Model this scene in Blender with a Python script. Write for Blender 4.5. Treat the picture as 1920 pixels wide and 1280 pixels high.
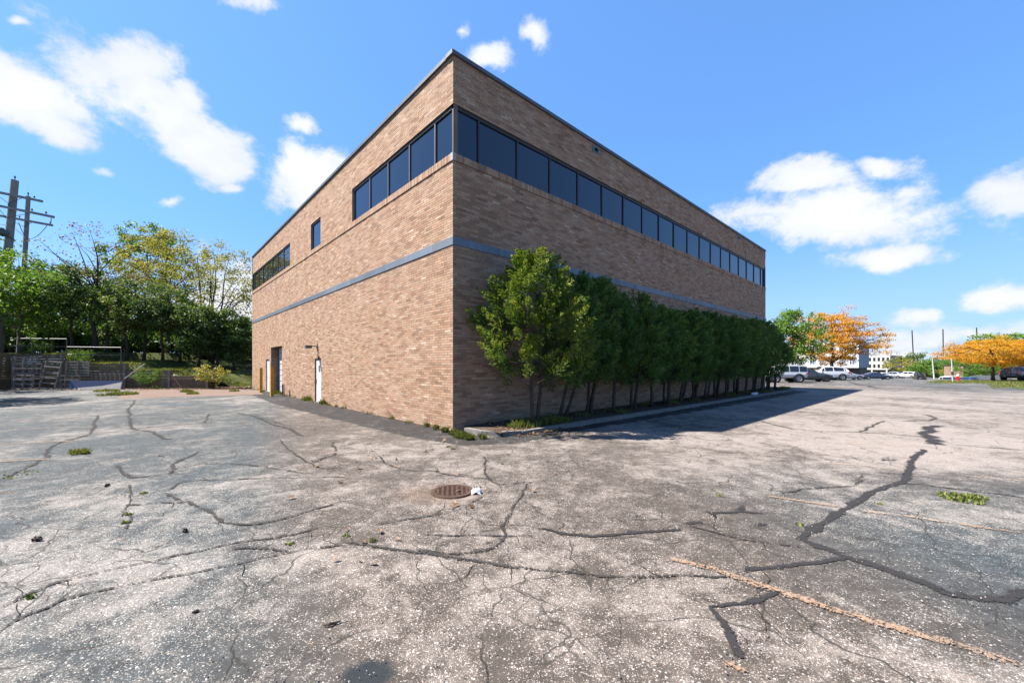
import bpy, math, random
import numpy as np
from mathutils import Vector, Matrix, Euler

for o in list(bpy.data.objects):
    bpy.data.objects.remove(o)
S = bpy.context.scene
COL = S.collection
rad = math.radians
F, EYE, HY = 747.0, 1.75, 685.0          # lens in photo pixels, eye height, horizon row

# ------------------------------------------------------------------ camera
cam = bpy.data.cameras.new("camera")
cam.sensor_width = 36.0
cam.lens = F / 1920 * 36.0
cam.shift_y = (HY - 640) / 1920
cam.clip_start, cam.clip_end = 0.05, 6000
camo = bpy.data.objects.new("camera", cam)
camo.location = (0, 0, EYE)
camo.rotation_euler = (rad(90), 0, 0)
COL.objects.link(camo)
S.camera = camo

# ------------------------------------------------------------------ sun, sky, exposure
SUN_EL = rad(55.0)
SUN_H = Vector((-1.0, 0.01))             # direction towards the sun on the ground
SUN_H.normalize()
to_sun = Vector((SUN_H.x * math.cos(SUN_EL), SUN_H.y * math.cos(SUN_EL), math.sin(SUN_EL)))
sl = bpy.data.lights.new("sun", 'SUN')
sl.energy = 5.0
sl.angle = rad(0.53)
sl.color = (1.0, 0.94, 0.86)
so = bpy.data.objects.new("sun", sl)
so.rotation_euler = to_sun.to_track_quat('Z', 'Y').to_euler()
so.location = (-30, 0, 60)
COL.objects.link(so)

S.view_settings.view_transform = 'Standard'
S.view_settings.look = 'None'
S.view_settings.exposure = 1.8
S.view_settings.gamma = 1.0
S.view_settings.use_curve_mapping = False

W = bpy.data.worlds.new("World")
S.world = W
W.use_nodes = True
wt = W.node_tree
wt.nodes.clear()


class NT:
    """short hand for building node trees"""
    def __init__(self, tree):
        self.t = tree

    def n(self, kind, **kw):
        nd = self.t.nodes.new(kind)
        for k, v in kw.items():
            setattr(nd, k, v)
        return nd

    def link(self, a, b):
        self.t.links.new(a, b)

    def _in(self, sock, v):
        if isinstance(v, bpy.types.NodeSocket):
            self.link(v, sock)
        elif v is not None:
            if sock.type == 'RGBA' and not hasattr(v, '__len__'):
                v = (v, v, v, 1)
            elif sock.type == 'RGBA' and len(v) == 3:
                v = (*v, 1)
            sock.default_value = v

    def math(self, op, a, b=None, c=None, clamp=False):
        nd = self.n('ShaderNodeMath', operation=op, use_clamp=clamp)
        for i, v in enumerate((a, b, c)):
            self._in(nd.inputs[i], v)
        return nd.outputs[0]

    def vmath(self, op, a, b=None, scale=None):
        nd = self.n('ShaderNodeVectorMath', operation=op)
        self._in(nd.inputs[0], a)
        if b is not None:
            self._in(nd.inputs[1], b)
        if scale is not None:
            self._in(nd.inputs['Scale'], scale)
        return nd.outputs['Value'] if op in ('LENGTH', 'DOT_PRODUCT', 'DISTANCE') else nd.outputs[0]

    def mix(self, f, a, b, blend='MIX'):
        nd = self.n('ShaderNodeMix', data_type='RGBA', blend_type=blend)
        self._in(nd.inputs[0], f)
        self._in(nd.inputs[6], a)
        self._in(nd.inputs[7], b)
        return nd.outputs[2]

    def noise(self, vec, scale, detail=4, rough=0.5, dist=0.0, lac=2.0):
        nd = self.n('ShaderNodeTexNoise')
        if vec is not None:
            self.link(vec, nd.inputs['Vector'])
        nd.inputs['Scale'].default_value = scale
        nd.inputs['Detail'].default_value = detail
        nd.inputs['Roughness'].default_value = rough
        nd.inputs['Distortion'].default_value = dist
        nd.inputs['Lacunarity'].default_value = lac
        return nd

    def vor(self, vec, scale, feature='F1', rnd=1.0):
        nd = self.n('ShaderNodeTexVoronoi', feature=feature)
        if vec is not None:
            self.link(vec, nd.inputs['Vector'])
        nd.inputs['Scale'].default_value = scale
        nd.inputs['Randomness'].default_value = rnd
        return nd

    def ramp(self, fac, stops, interp='LINEAR'):
        nd = self.n('ShaderNodeValToRGB')
        cr = nd.color_ramp
        cr.interpolation = interp
        while len(cr.elements) > 1:
            cr.elements.remove(cr.elements[-1])
        for i, (p, c) in enumerate(stops):
            e = cr.elements[0] if i == 0 else cr.elements.new(p)
            e.position = p
            e.color = (*c, 1) if len(c) == 3 else c
        self._in(nd.inputs[0], fac)
        return nd.outputs[0]

    def rng(self, v, a, b, c=0.0, d=1.0, smooth=False):
        nd = self.n('ShaderNodeMapRange')
        nd.interpolation_type = 'SMOOTHSTEP' if smooth else 'LINEAR'
        nd.clamp = True
        self._in(nd.inputs[0], v)
        for i, x in enumerate((a, b, c, d)):
            nd.inputs[i + 1].default_value = x
        return nd.outputs[0]


def sky_dir(x, y):
    return Vector(((x - 960) / F, 1.0, (HY - y) / F)).normalized()


w = NT(wt)
tc = w.n('ShaderNodeTexCoord').outputs['Generated']
sky = w.n('ShaderNodeTexSky', sky_type='NISHITA')
sky.sun_disc = False
sky.sun_elevation = SUN_EL
sky.sun_rotation = math.atan2(SUN_H.x, SUN_H.y)
sky.altitude = 200
sky.air_density = 1.0
sky.dust_density = 0.6
sky.ozone_density = 2.0
gm = w.n('ShaderNodeGamma')
gm.inputs['Gamma'].default_value = 0.5
w.link(w.mix(1.0, sky.outputs[0], (0.92, 1.12, 1.22), 'MULTIPLY'), gm.inputs['Color'])
skyc = w.mix(1.0, gm.outputs[0], (0.53, 0.89, 1.46), 'MULTIPLY')
# clouds: (photo x, y, half width, half height, tilt in degrees, softness offset)
CL = [(25, 160, 125, 68, 30, 0), (110, 228, 85, 46, 30, .05), (235, 118, 92, 46, -8, 0), (290, 180, 130, 62, 33, 0), (400, 255, 120, 55, 25, 0),
      (345, 160, 60, 40, 30, .3), (585, 325, 98, 62, -12, 0), (578, 235, 50, 28, 5, .35), (450, 326, 42, 22, 0, .25), (195, 306, 40, 20, 0, .4),
      (905, 112, 58, 32, 6, 0.1), (868, 52, 40, 20, -8, .4), (1008, 78, 46, 36, 20, .5), (1500, 328, 105, 36, -3, 0), (1470, 395, 105, 34, 5, .28),
      (1560, 410, 165, 66, 4, -.05), (1655, 306, 75, 32, 5, .25), (1660, 487, 105, 30, -8, .05), (1895, 358, 60, 48, -10, .1), (1855, 560, 95, 32, 0, 0),
      (1705, 588, 50, 24, 0, .2), (1820, 625, 230, 45, -6, .2), (1660, 655, 160, 35, 0, .3), (330, 352, 50, 22, 0, .55), (40, 50, 40, 12, 10, .5),
      (480, -5, 80, 18, 0, .3), (420, 560, 140, 90, 0, .15)]
wn = w.noise(tc, 3.2, 5, 0.55)
warp = w.vmath('SCALE', w.vmath('SUBTRACT', wn.outputs['Color'], (0.5, 0.5, 0.5)), scale=0.13)
dw = w.vmath('ADD', tc, warp)
acc = None
for (x, y, a, b, tilt, off) in CL:
    c = sky_dir(x, y)
    A = (sky_dir(x + 4, y) - c).normalized()
    B = c.cross(A).normalized()
    A = B.cross(c).normalized()
    t = rad(tilt)
    A2 = A * math.cos(t) + B * math.sin(t) * (1 if B.z < 0 else -1)
    B2 = c.cross(A2).normalized()
    k = 1.0 / Vector(((x - 960) / F, 1.0, (HY - y) / F)).length
    m = w.n('ShaderNodeMapping', vector_type='TEXTURE')
    m.inputs['Location'].default_value = c
    m.inputs['Rotation'].default_value = Matrix((A2, B2, c)).transposed().to_euler()
    m.inputs['Scale'].default_value = (a / F * k, b / F * k, 0.6)
    w.link(dw, m.inputs['Vector'])
    L = w.vmath('LENGTH', m.outputs[0])
    if off:
        L = w.math('ADD', L, off)
    acc = L if acc is None else w.math('SMOOTH_MIN', acc, L, 0.06)
# the rest of the sky carries the same scattered cumulus
gen = w.noise(w.vmath('MULTIPLY', tc, (1, 1, 2.2)), 2.6, 4, 0.5)
sx = w.n('ShaderNodeSeparateXYZ')
w.link(tc, sx.inputs[0])
back = w.rng(sx.outputs[1], 0.05, -0.25, 0, 1)
high = w.rng(sx.outputs[2], 0.80, 0.95, 0, 1)
bm = w.math('MAXIMUM', back, high)
g2 = w.math('ADD', w.math('MULTIPLY', w.math('SUBTRACT', 0.68, gen.outputs[0]), 9.0), 0.9)
g3 = w.math('ADD', g2, w.math('MULTIPLY', w.math('SUBTRACT', 1.0, bm), 6.0))
acc = w.math('MINIMUM', acc, g3)
fn = w.noise(w.vmath('MULTIPLY', tc, (1, 1, 1.35)), 8.5, 10, 0.66, 0.15)
dens = w.math('ADD', w.math('SUBTRACT', 1.22, acc), w.math('MULTIPLY', w.math('SUBTRACT', fn.outputs[0], 0.5), 2.5))
hz = w.rng(w.math('ABSOLUTE', sx.outputs[2]), 0.30, 0.0, 0.0, 0.55, True)
skyc = w.mix(hz, skyc, (1.75, 2.25, 2.85))
alpha = w.rng(dens, 0.12, 0.72, 0, 0.98, True)
shn = w.noise(w.vmath('ADD', w.vmath('MULTIPLY', tc, (1, 1, 1.6)), (0.0, 0.0, 0.03)), 6.0, 6, 0.55)
lit = w.math('ADD', w.math('MULTIPLY', w.rng(dens, 0.3, 1.1), 0.55), w.math('MULTIPLY', w.rng(shn.outputs[0], 0.34, 0.6), 0.45))
ccol = w.mix(lit, (2.2, 2.42, 2.75), (3.05, 3.08, 3.12))
skymix = w.mix(alpha, skyc, ccol)
bg = w.n('ShaderNodeBackground')
bg.inputs['Strength'].default_value = 0.10
w.link(skymix, bg.inputs['Color'])
wo = w.n('ShaderNodeOutputWorld')
w.link(bg.outputs[0], wo.inputs[0])

# ------------------------------------------------------------------ helpers: tags, meshes
rnd = random.Random(7)
R_ = np.random.default_rng(11)


def tag(o, label=None, cat=None, group=None, kind=None):
    if label: o['label'] = label
    if cat: o['category'] = cat
    if group: o['group'] = group
    if kind: o['kind'] = kind
    return o


def link(o, parent=None):
    COL.objects.link(o)
    if parent is not None:
        o.parent = parent
    return o


def empty(name, loc=(0, 0, 0), rz=0.0, label=None, cat=None, group=None):
    o = bpy.data.objects.new(name, None)
    o.empty_display_size = 0.2
    o.location = loc
    o.rotation_euler = (0, 0, rz)
    link(o)
    return tag(o, label, cat, group)


def raw_mesh(name, V, loops, starts, totals, mats, attrs=None, smooth=False, mi=None):
    me = bpy.data.meshes.new(name)
    V = np.asarray(V, np.float32)
    me.vertices.add(len(V))
    me.vertices.foreach_set('co', V.ravel())
    loops = np.asarray(loops, np.int32)
    me.loops.add(len(loops))
    me.loops.foreach_set('vertex_index', loops)
    me.polygons.add(len(starts))
    me.polygons.foreach_set('loop_start', np.asarray(starts, np.int32))
    me.polygons.foreach_set('loop_total', np.asarray(totals, np.int32))
    for m in (mats if isinstance(mats, (list, tuple)) else [mats]):
        me.materials.append(m)
    me.polygons.foreach_set('use_smooth', np.full(len(starts), bool(smooth)))
    if mi is not None:
        me.polygons.foreach_set('material_index', np.asarray(mi, np.int32))
    for k, v in (attrs or {}).items():
        a = me.attributes.new(k, 'FLOAT', 'POINT')
        a.data.foreach_set('value', np.asarray(v, np.float32))
    me.update(calc_edges=True)
    me.validate()
    return me


def quads_mesh(name, V, Q, mats, attrs=None, smooth=False):
    Q = np.asarray(Q, np.int32)
    n, k = Q.shape
    return raw_mesh(name, V, Q.ravel(), np.arange(n) * k, np.full(n, k), mats, attrs, smooth)


class MB:
    """collects boxes, tubes, polygons; build() links them as one mesh object"""
    def __init__(self):
        self.v, self.f = [], []

    def add(self, vs, fs):
        b = len(self.v)
        self.v += [tuple(p) for p in vs]
        self.f += [tuple(b + i for i in f) for f in fs]
        return self

    def box(self, a, b, M=None):
        x0, y0, z0 = a
        x1, y1, z1 = b
        vs = [(x0, y0, z0), (x1, y0, z0), (x1, y1, z0), (x0, y1, z0), (x0, y0, z1), (x1, y0, z1), (x1, y1, z1), (x0, y1, z1)]
        if M is not None:
            vs = [M @ Vector(p) for p in vs]
        return self.add(vs, [(0, 3, 2, 1), (4, 5, 6, 7), (0, 1, 5, 4), (1, 2, 6, 5), (2, 3, 7, 6), (3, 0, 4, 7)])

    def bar(self, p, q, wd, h, up=(0, 0, 1)):
        p, q = Vector(p), Vector(q)
        d = (q - p)
        L = d.length
        d.normalize()
        s = d.cross(Vector(up))
        if s.length < 1e-4: s = d.cross(Vector((1, 0, 0)))
        s.normalize()
        u = s.cross(d)
        M = Matrix((d, s, u)).transposed().to_4x4()
        M.translation = p
        return self.box((0, -wd / 2, -h / 2), (L, wd / 2, h / 2), M)

    def tube(self, pts, rs, n=6, caps=True):
        pts = [Vector(p) for p in pts]
        if not hasattr(rs, '__len__'): rs = [rs] * len(pts)
        rings = []
        ref = Vector((0.3, 0.9, 0.2))
        for i, p in enumerate(pts):
            d = (pts[min(i + 1, len(pts) - 1)] - pts[max(i - 1, 0)])
            if d.length < 1e-6: d = Vector((0, 0, 1))
            d.normalize()
            a = d.cross(ref)
            if a.length < .1: a = d.cross(Vector((1, 0, 0)))
            a.normalize()
            b = d.cross(a)
            rings.append([p + (a * math.cos(t) + b * math.sin(t)) * rs[i] for t in [2 * math.pi * k / n for k in range(n)]])
        vs = [q for r in rings for q in r]
        fs = []
        for i in range(len(pts) - 1):
            for k in range(n):
                fs.append((i * n + k, i * n + (k + 1) % n, (i + 1) * n + (k + 1) % n, (i + 1) * n + k))
        if caps:
            fs.append(tuple(range(n))[::-1])
            fs.append(tuple((len(pts) - 1) * n + k for k in range(n)))
        return self.add(vs, fs)

    def lathe(self, prof, n=16, M=None):
        """profile of (r, z) about the z axis"""
        vs = [(r * math.cos(2 * math.pi * k / n), r * math.sin(2 * math.pi * k / n), z) for r, z in prof for k in range(n)]
        if M is not None: vs = [M @ Vector(p) for p in vs]
        fs = [(i * n + k, i * n + (k + 1) % n, (i + 1) * n + (k + 1) % n, (i + 1) * n + k) for i in range(len(prof) - 1) for k in range(n)]
        fs.append(tuple(range(n))[::-1])
        fs.append(tuple((len(prof) - 1) * n + k for k in range(n)))
        return self.add(vs, fs)

    def mesh(self, name, m, smooth=False):
        me = bpy.data.meshes.new(name)
        me.from_pydata(self.v, [], self.f)
        for mm in (m if isinstance(m, (list, tuple)) else [m]):
            me.materials.append(mm)
        if smooth:
            me.polygons.foreach_set('use_smooth', np.ones(len(me.polygons), bool))
        me.update()
        return me

    def build(self, name, m, parent=None, smooth=False, kind=None):
        o = bpy.data.objects.new(name, self.mesh(name, m, smooth))
        link(o, parent)
        if kind: o['kind'] = kind
        return o


def G(x, y, z=0.0):
    """ground point under a photo pixel"""
    Y = F * (EYE - z) / (y - HY)
    return Vector(((x - 960) / F * Y, Y, z))


def at(x, y, Y):
    return Vector(((x - 960) / F * Y, Y, EYE + (HY - y) / F * Y))


# ------------------------------------------------------------------ materials
MATS = {}


def new_mat(name):
    m = bpy.data.materials.new(name)
    m.use_nodes = True
    m.node_tree.nodes.clear()
    return m, NT(m.node_tree)


def finish(m, t, color, rough=0.8, spec=0.3, metal=0.0, bump=None, bstr=0.3, bdist=0.01, coat=0.0):
    p = t.n('ShaderNodeBsdfPrincipled')
    t._in(p.inputs['Base Color'], color)
    t._in(p.inputs['Roughness'], rough)
    p.inputs['Specular IOR Level'].default_value = spec
    p.inputs['Metallic'].default_value = metal
    p.inputs['Coat Weight'].default_value = coat
    if bump is not None:
        b = t.n('ShaderNodeBump')
        b.inputs['Strength'].default_value = bstr
        b.inputs['Distance'].default_value = bdist
        t.link(bump, b.inputs['Height'])
        t.link(b.outputs[0], p.inputs['Normal'])
    o = t.n('ShaderNodeOutputMaterial')
    t.link(p.outputs[0], o.inputs[0])
    return m


def mat(name, base, rough=0.75, spec=0.3, metal=0.0, var=0.18, scale=3.0, coat=0.0, dirt=None, bstr=0.15):
    """colour with uneven wear in object space"""
    if name in MATS: return MATS[name]
    m, t = new_mat(name)
    tcn = t.n('ShaderNodeTexCoord').outputs['Object']
    n1 = t.noise(tcn, scale, 6, 0.6)
    n2 = t.noise(tcn, scale * 9, 3, 0.6)
    f = t.math('ADD', t.math('MULTIPLY', n1.outputs[0], 0.65), t.math('MULTIPLY', n2.outputs[0], 0.35))
    lo = tuple(c * (1 - var) for c in base)
    hi = tuple(min(1, c * (1 + var)) for c in base)
    c = t.ramp(f, [(0.3, lo), (0.7, hi)])
    if dirt:
        c = t.mix(t.rng(t.noise(tcn, scale * 1.7, 7, 0.7).outputs[0], 0.52, 0.68), c, dirt)
    finish(m, t, c, rough, spec, metal, n2.outputs[0], bstr, 0.004, coat)
    MATS[name] = m
    return m


def leaf_mat(name, stops, trans=0.35, rough=0.55):
    m, t = new_mat(name)
    a = t.n('ShaderNodeAttribute', attribute_name='rnd')
    oi = t.n('ShaderNodeObjectInfo')
    f = t.math('ADD', a.outputs['Fac'], t.math('MULTIPLY', t.math('SUBTRACT', oi.outputs['Random'], 0.5), 0.22), clamp=True)
    c = t.ramp(f, stops)
    p = t.n('ShaderNodeBsdfPrincipled')
    t.link(c, p.inputs['Base Color'])
    p.inputs['Roughness'].default_value = rough
    p.inputs['Specular IOR Level'].default_value = 0.35
    tr = t.n('ShaderNodeBsdfTranslucent')
    t.link(t.mix(1.0, c, (1.35, 1.3, 0.7), 'MULTIPLY'), tr.inputs['Color'])
    mx = t.n('ShaderNodeMixShader')
    mx.inputs[0].default_value = trans
    t.link(p.outputs[0], mx.inputs[1])
    t.link(tr.outputs[0], mx.inputs[2])
    o = t.n('ShaderNodeOutputMaterial')
    t.link(mx.outputs[0], o.inputs[0])
    return m


def brick_mat():
    m, t = new_mat('fired_brick')
    a = t.n('ShaderNodeAttribute', attribute_name='rnd')
    st = t.n('ShaderNodeAttribute', attribute_name='stain')
    c = t.ramp(a.outputs['Fac'], [(0.0, (0.215, 0.135, 0.098)), (0.22, (0.31, 0.196, 0.138)), (0.45, (0.385, 0.25, 0.178)), (0.62, (0.43, 0.295, 0.215)),
                                  (0.8, (0.37, 0.28, 0.215)), (0.9, (0.48, 0.37, 0.29)), (1.0, (0.54, 0.455, 0.385))])
    g = t.n('ShaderNodeNewGeometry').outputs['Position']
    n1 = t.noise(g, 1.1, 5, 0.6)
    c = t.mix(t.rng(n1.outputs[0], 0.35, 0.68, 0, 0.45), c, t.mix(0.5, c, (0.50, 0.40, 0.33)))
    c = t.mix(1.0, c, (0.775, 0.715, 0.635), 'MULTIPLY')
    n4 = t.noise(t.vmath('MULTIPLY', g, (1, 1, 2.2)), 2.6, 5, 0.65)
    c = t.mix(1.0, c, t.ramp(n4.outputs[0], [(0.32, (0.86, 0.85, 0.84)), (0.52, (0.98, 0.98, 0.98)), (0.74, (1.16, 1.18, 1.2))]), 'MULTIPLY')
    n2 = t.noise(g, 60, 4, 0.7)
    c = t.mix(1.0, c, t.ramp(n2.outputs[0], [(0.3, (0.8, 0.8, 0.8)), (0.7, (1.18, 1.18, 1.18))]), 'MULTIPLY')
    c = t.mix(st.outputs['Fac'], c, (0.085, 0.07, 0.06))
    finish(m, t, c, 0.88, 0.2, 0, n2.outputs[0], 0.5, 0.004)
    return m


def asphalt_mat():
    m, t = new_mat('weathered_asphalt')
    g = t.n('ShaderNodeNewGeometry').outputs['Position']
    # where the surface has worn down to its stone: broad noise plus the worn lanes and the sealed bays of this lot
    big = t.noise(t.vmath('MULTIPLY', g, (1.0, 0.75, 1)), 0.42, 7, 0.62, 0.6)
    mid = t.noise(g, 2.3, 6, 0.65, 0.3)
    small = t.noise(g, 7.5, 6, 0.7, 0.2)
    wear = 0.46
    for nz, k in ((big, 1.65), (mid, 1.55), (small, 0.9)):
        wear = t.math('ADD', wear, t.math('MULTIPLY', t.math('SUBTRACT', nz.outputs[0], 0.5), k))
    sxyz = t.n('ShaderNodeSeparateXYZ')
    t.link(g, sxyz.inputs[0])
    px, py = sxyz.outputs[0], sxyz.outputs[1]
    # (photo x, y, half width m, half depth m, amount)
    for (x, y, a, b, k) in [(450, 915, 1.5, 1.0, .16), (230, 1050, 1.6, .35, .20), (690, 1070, .9, .45, .16), (720, 840, 1.8, 1.1, .10), (560, 950, 1.4, .8, .08),
                            (1790, 840, 3.4, 1.8, .42), (1850, 800, 5, 2.2, .2), (1560, 810, 4.5, 2.2, .32), (1560, 738, 14, 8.0, .42), (1650, 770, 6, 3.5, .2), (1350, 880, 2.0, 1.0, .10), (1400, 1220, .7, .35, .10),
                            (1000, 1120, 1.2, .6, .12), (370, 800, 1.6, .7, .10), (520, 750, 3.0, 2.2, .12), (880, 860, 1.3, .6, .12),
                            (1800, 1080, .8, .5, -.22), (1880, 1180, .5, .5, -.18), (80, 900, 3.0, 2.4, -.12), (70, 800, 6, 4, -.16), (230, 1200, .9, .5, -.06), (640, 810, 2.4, 1.2, -.16),
                            (1800, 728, 16, 4.5, -.20), (1500, 990, 1.2, .7, -.06), (900, 1010, 1.5, .5, -.05), (960, 1240, .5, .3, -.05), (730, 780, 2.2, 2.5, -.10)]:
        c = G(x, y)
        dx = t.math('DIVIDE', t.math('SUBTRACT', px, c.x), a)
        dy = t.math('DIVIDE', t.math('SUBTRACT', py, c.y), b)
        r2 = t.math('ADD', t.math('MULTIPLY', dx, dx), t.math('MULTIPLY', dy, dy))
        e = t.math('EXPONENT', t.math('MULTIPLY', r2, -0.8))
        wear = t.math('ADD', wear, t.math('MULTIPLY', e, k))
    # stone chips
    chips = t.vor(t.vmath('ADD', g, t.vmath('SCALE', t.noise(g, 40, 2).outputs['Color'], scale=0.006)), 120, 'F1')
    cs = t.n('ShaderNodeSeparateColor')
    t.link(chips.outputs['Color'], cs.inputs[0])
    cov = t.rng(wear, 0.20, 0.86, 0.12, 0.97)
    clus = t.noise(g, 11, 7, 0.78)
    cov2 = t.math('ADD', cov, t.math('MULTIPLY', t.math('SUBTRACT', clus.outputs[0], 0.5), 1.1))
    has = t.rng(t.math('SUBTRACT', cov2, cs.outputs[0]), -0.04, 0.10)
    shape = t.rng(chips.outputs['Distance'], 0.62, 0.36)
    chip = t.math('MULTIPLY', has, shape)
    stone = t.ramp(cs.outputs[1], [(0, (0.085, 0.070, 0.060)), (0.35, (0.170, 0.140, 0.117)), (0.7, (0.272, 0.234, 0.203)), (0.93, (0.366, 0.326, 0.293)), (1.0, (0.19, 0.10, 0.06))])
    # binder: brown grey in the lane, blue black where the sealer survives in the right bays
    bay_cast = t.math('MAXIMUM', t.rng(t.math('ADD', px, t.math('MULTIPLY', py, 0.58)), 0.5, -0.7), t.math('MAXIMUM', t.math('MULTIPLY', t.rng(px, 2.2, 4.2), t.rng(py, 7.5, 4.0)), t.math('MULTIPLY', t.rng(px, 22, 40), t.rng(py, 16, 24))))  # the left wedge is a lens colour cast painted into the asphalt
    bay_cast = t.math('MULTIPLY', bay_cast, t.rng(t.math('ADD', big.outputs[0], t.math('MULTIPLY', mid.outputs[0], 0.3)), 0.50, 0.85, 1.0, 0.55))
    n3 = t.noise(g, 5.5, 5, 0.6)
    binder = t.mix(bay_cast, (0.051, 0.042, 0.035), (0.033, 0.041, 0.045))
    binder = t.mix(1.0, binder, t.ramp(n3.outputs[0], [(0.3, (0.7, 0.7, 0.7)), (0.7, (1.3, 1.3, 1.3))]), 'MULTIPLY')
    fines = t.mix(t.rng(wear, 0.45, 1.0, 0.0, 0.62), binder, (0.245, 0.215, 0.192))
    stone = t.mix(t.math('MULTIPLY', bay_cast, 0.6), stone, t.mix(1.0, stone, (0.74, 1.0, 1.09), 'MULTIPLY'))
    col = t.mix(chip, fines, stone)
    big_ch = t.vor(g, 66, 'F1')
    bs = t.n('ShaderNodeSeparateColor')
    t.link(big_ch.outputs['Color'], bs.inputs[0])
    bchip = t.math('MULTIPLY', t.rng(t.math('SUBTRACT', t.math('MULTIPLY', cov2, 0.30), bs.outputs[0]), -0.02, 0.05), t.rng(big_ch.outputs['Distance'], 0.50, 0.34))
    col = t.mix(bchip, col, t.ramp(bs.outputs[2], [(0, (0.06, 0.05, 0.044)), (0.3, (0.16, 0.135, 0.118)), (0.75, (0.30, 0.268, 0.245)), (1, (0.38, 0.35, 0.33))]))
    # fine map cracking
    wv = t.vmath('ADD', g, t.vmath('SCALE', t.noise(g, 1.4, 4).outputs['Color'], scale=0.55))
    ck = t.vor(wv, 0.9, 'DISTANCE_TO_EDGE')
    ckm = t.math('MULTIPLY', t.rng(ck.outputs['Distance'], 0.009, 0.002), t.rng(t.noise(g, 0.8, 3).outputs[0], 0.38, 0.52))
    ck2 = t.vor(wv, 3.1, 'DISTANCE_TO_EDGE')
    ckm2 = t.math('MULTIPLY', t.rng(ck2.outputs['Distance'], 0.022, 0.005), t.rng(t.noise(g, 0.55, 4).outputs[0], 0.50, 0.62))
    ckm = t.math('MAXIMUM', ckm, ckm2)
    col = t.mix(t.math('MULTIPLY', ckm, 0.85), col, (0.022, 0.019, 0.016))
    # rust brown specks and wash round the drain
    rs = t.math('MULTIPLY', t.rng(t.noise(g, 3.4, 6, 0.7).outputs[0], 0.66, 0.76), 0.45)
    col = t.mix(rs, col, (0.19, 0.105, 0.06))
    dm = G(825, 924)
    dd = t.vmath('LENGTH', t.vmath('MULTIPLY', t.vmath('SUBTRACT', g, tuple(dm)), (1.0, 1.5, 1)))
    col = t.mix(t.math('MULTIPLY', t.rng(dd, 0.75, 0.2), t.rng(mid.outputs[0], 0.35, 0.6, 0.15, 0.55)), col, (0.165, 0.10, 0.066))
    om = G(690, 1262)  # soft shadow blob painted into the asphalt colour
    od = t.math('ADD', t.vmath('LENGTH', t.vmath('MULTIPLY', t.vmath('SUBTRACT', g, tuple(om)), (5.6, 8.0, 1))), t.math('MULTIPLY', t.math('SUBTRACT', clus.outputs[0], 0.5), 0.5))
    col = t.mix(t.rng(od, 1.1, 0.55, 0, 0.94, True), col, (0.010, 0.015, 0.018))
    hgt = t.math('SUBTRACT', t.math('ADD', t.math('MULTIPLY', shape, 0.5), t.math('MULTIPLY', n3.outputs[0], 1.5)), t.math('MULTIPLY', ckm, 2.0))
    finish(m, t, col, 0.88, 0.22, 0, hgt, 0.55, 0.006)
    return m


def ground_cover_mat(name, c1, c2, c3, s=6.0):
    m, t = new_mat(name)
    g = t.n('ShaderNodeNewGeometry').outputs['Position']
    n1 = t.noise(g, s * 0.12, 6, 0.6)
    n2 = t.noise(g, s, 7, 0.7)
    c = t.mix(t.rng(n1.outputs[0], 0.35, 0.65), c1, c2)
    c = t.mix(t.rng(n2.outputs[0], 0.45, 0.7), c, c3)
    finish(m, t, c, 0.95, 0.1, 0, n2.outputs[0], 0.8, 0.05)
    return m


def seal_mat(name, base, keep=0.5, grain=0.6, amp=2.2):
    """thin coat on the asphalt, ragged where worn away"""
    m, t = new_mat(name)
    g = t.n('ShaderNodeNewGeometry').outputs['Position']
    a = t.n('ShaderNodeAttribute', attribute_name='edge')
    n1 = t.noise(g, 24, 5, 0.7)
    n0 = t.noise(g, 3.0, 4, 0.6)
    p = t.n('ShaderNodeBsdfPrincipled')
    lo = tuple(c * 0.75 for c in base)
    hi = tuple(c * 1.25 for c in base)
    t._in(p.inputs['Base Color'], t.ramp(t.noise(g, 60, 3, 0.7).outputs[0], [(0.3, lo), (0.7, hi)]))
    p.inputs['Roughness'].default_value = 0.85
    p.inputs['Specular IOR Level'].default_value = 0.2
    tr = t.n('ShaderNodeBsdfTransparent')
    v = t.math('ADD', a.outputs['Fac'], t.math('ADD', t.math('MULTIPLY', t.math('SUBTRACT', n1.outputs[0], 0.5), amp), t.math('MULTIPLY', t.math('SUBTRACT', n0.outputs[0], 0.5), 1.6)))
    vc = t.n('ShaderNodeSeparateColor')
    t.link(t.vor(g, 95).outputs['Color'], vc.inputs[0])
    v = t.math('ADD', v, t.math('MULTIPLY', t.math('SUBTRACT', vc.outputs[0], 0.5), grain * 2))
    mx = t.n('ShaderNodeMixShader')
    t.link(t.rng(v, keep, keep + 0.25), mx.inputs[0])
    t.link(tr.outputs[0], mx.inputs[1])
    t.link(p.outputs[0], mx.inputs[2])
    o = t.n('ShaderNodeOutputMaterial')
    t.link(mx.outputs[0], o.inputs[0])
    return m


def glass_mat(name, base, rough=0.03, ior=1.52, spec=0.6):
    m, t = new_mat(name)
    p = t.n('ShaderNodeBsdfPrincipled')
    p.inputs['Base Color'].default_value = (*base, 1)
    p.inputs['Roughness'].default_value = rough
    p.inputs['IOR'].default_value = ior
    p.inputs['Specular IOR Level'].default_value = spec
    g = t.n('ShaderNodeNewGeometry').outputs['Position']
    b = t.n('ShaderNodeBump')
    b.inputs['Strength'].default_value = 0.06
    b.inputs['Distance'].default_value = 0.02
    t.link(t.noise(g, 0.9, 2).outputs[0], b.inputs['Height'])
    t.link(b.outputs[0], p.inputs['Normal'])
    o = t.n('ShaderNodeOutputMaterial')
    t.link(p.outputs[0], o.inputs[0])
    return m


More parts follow.
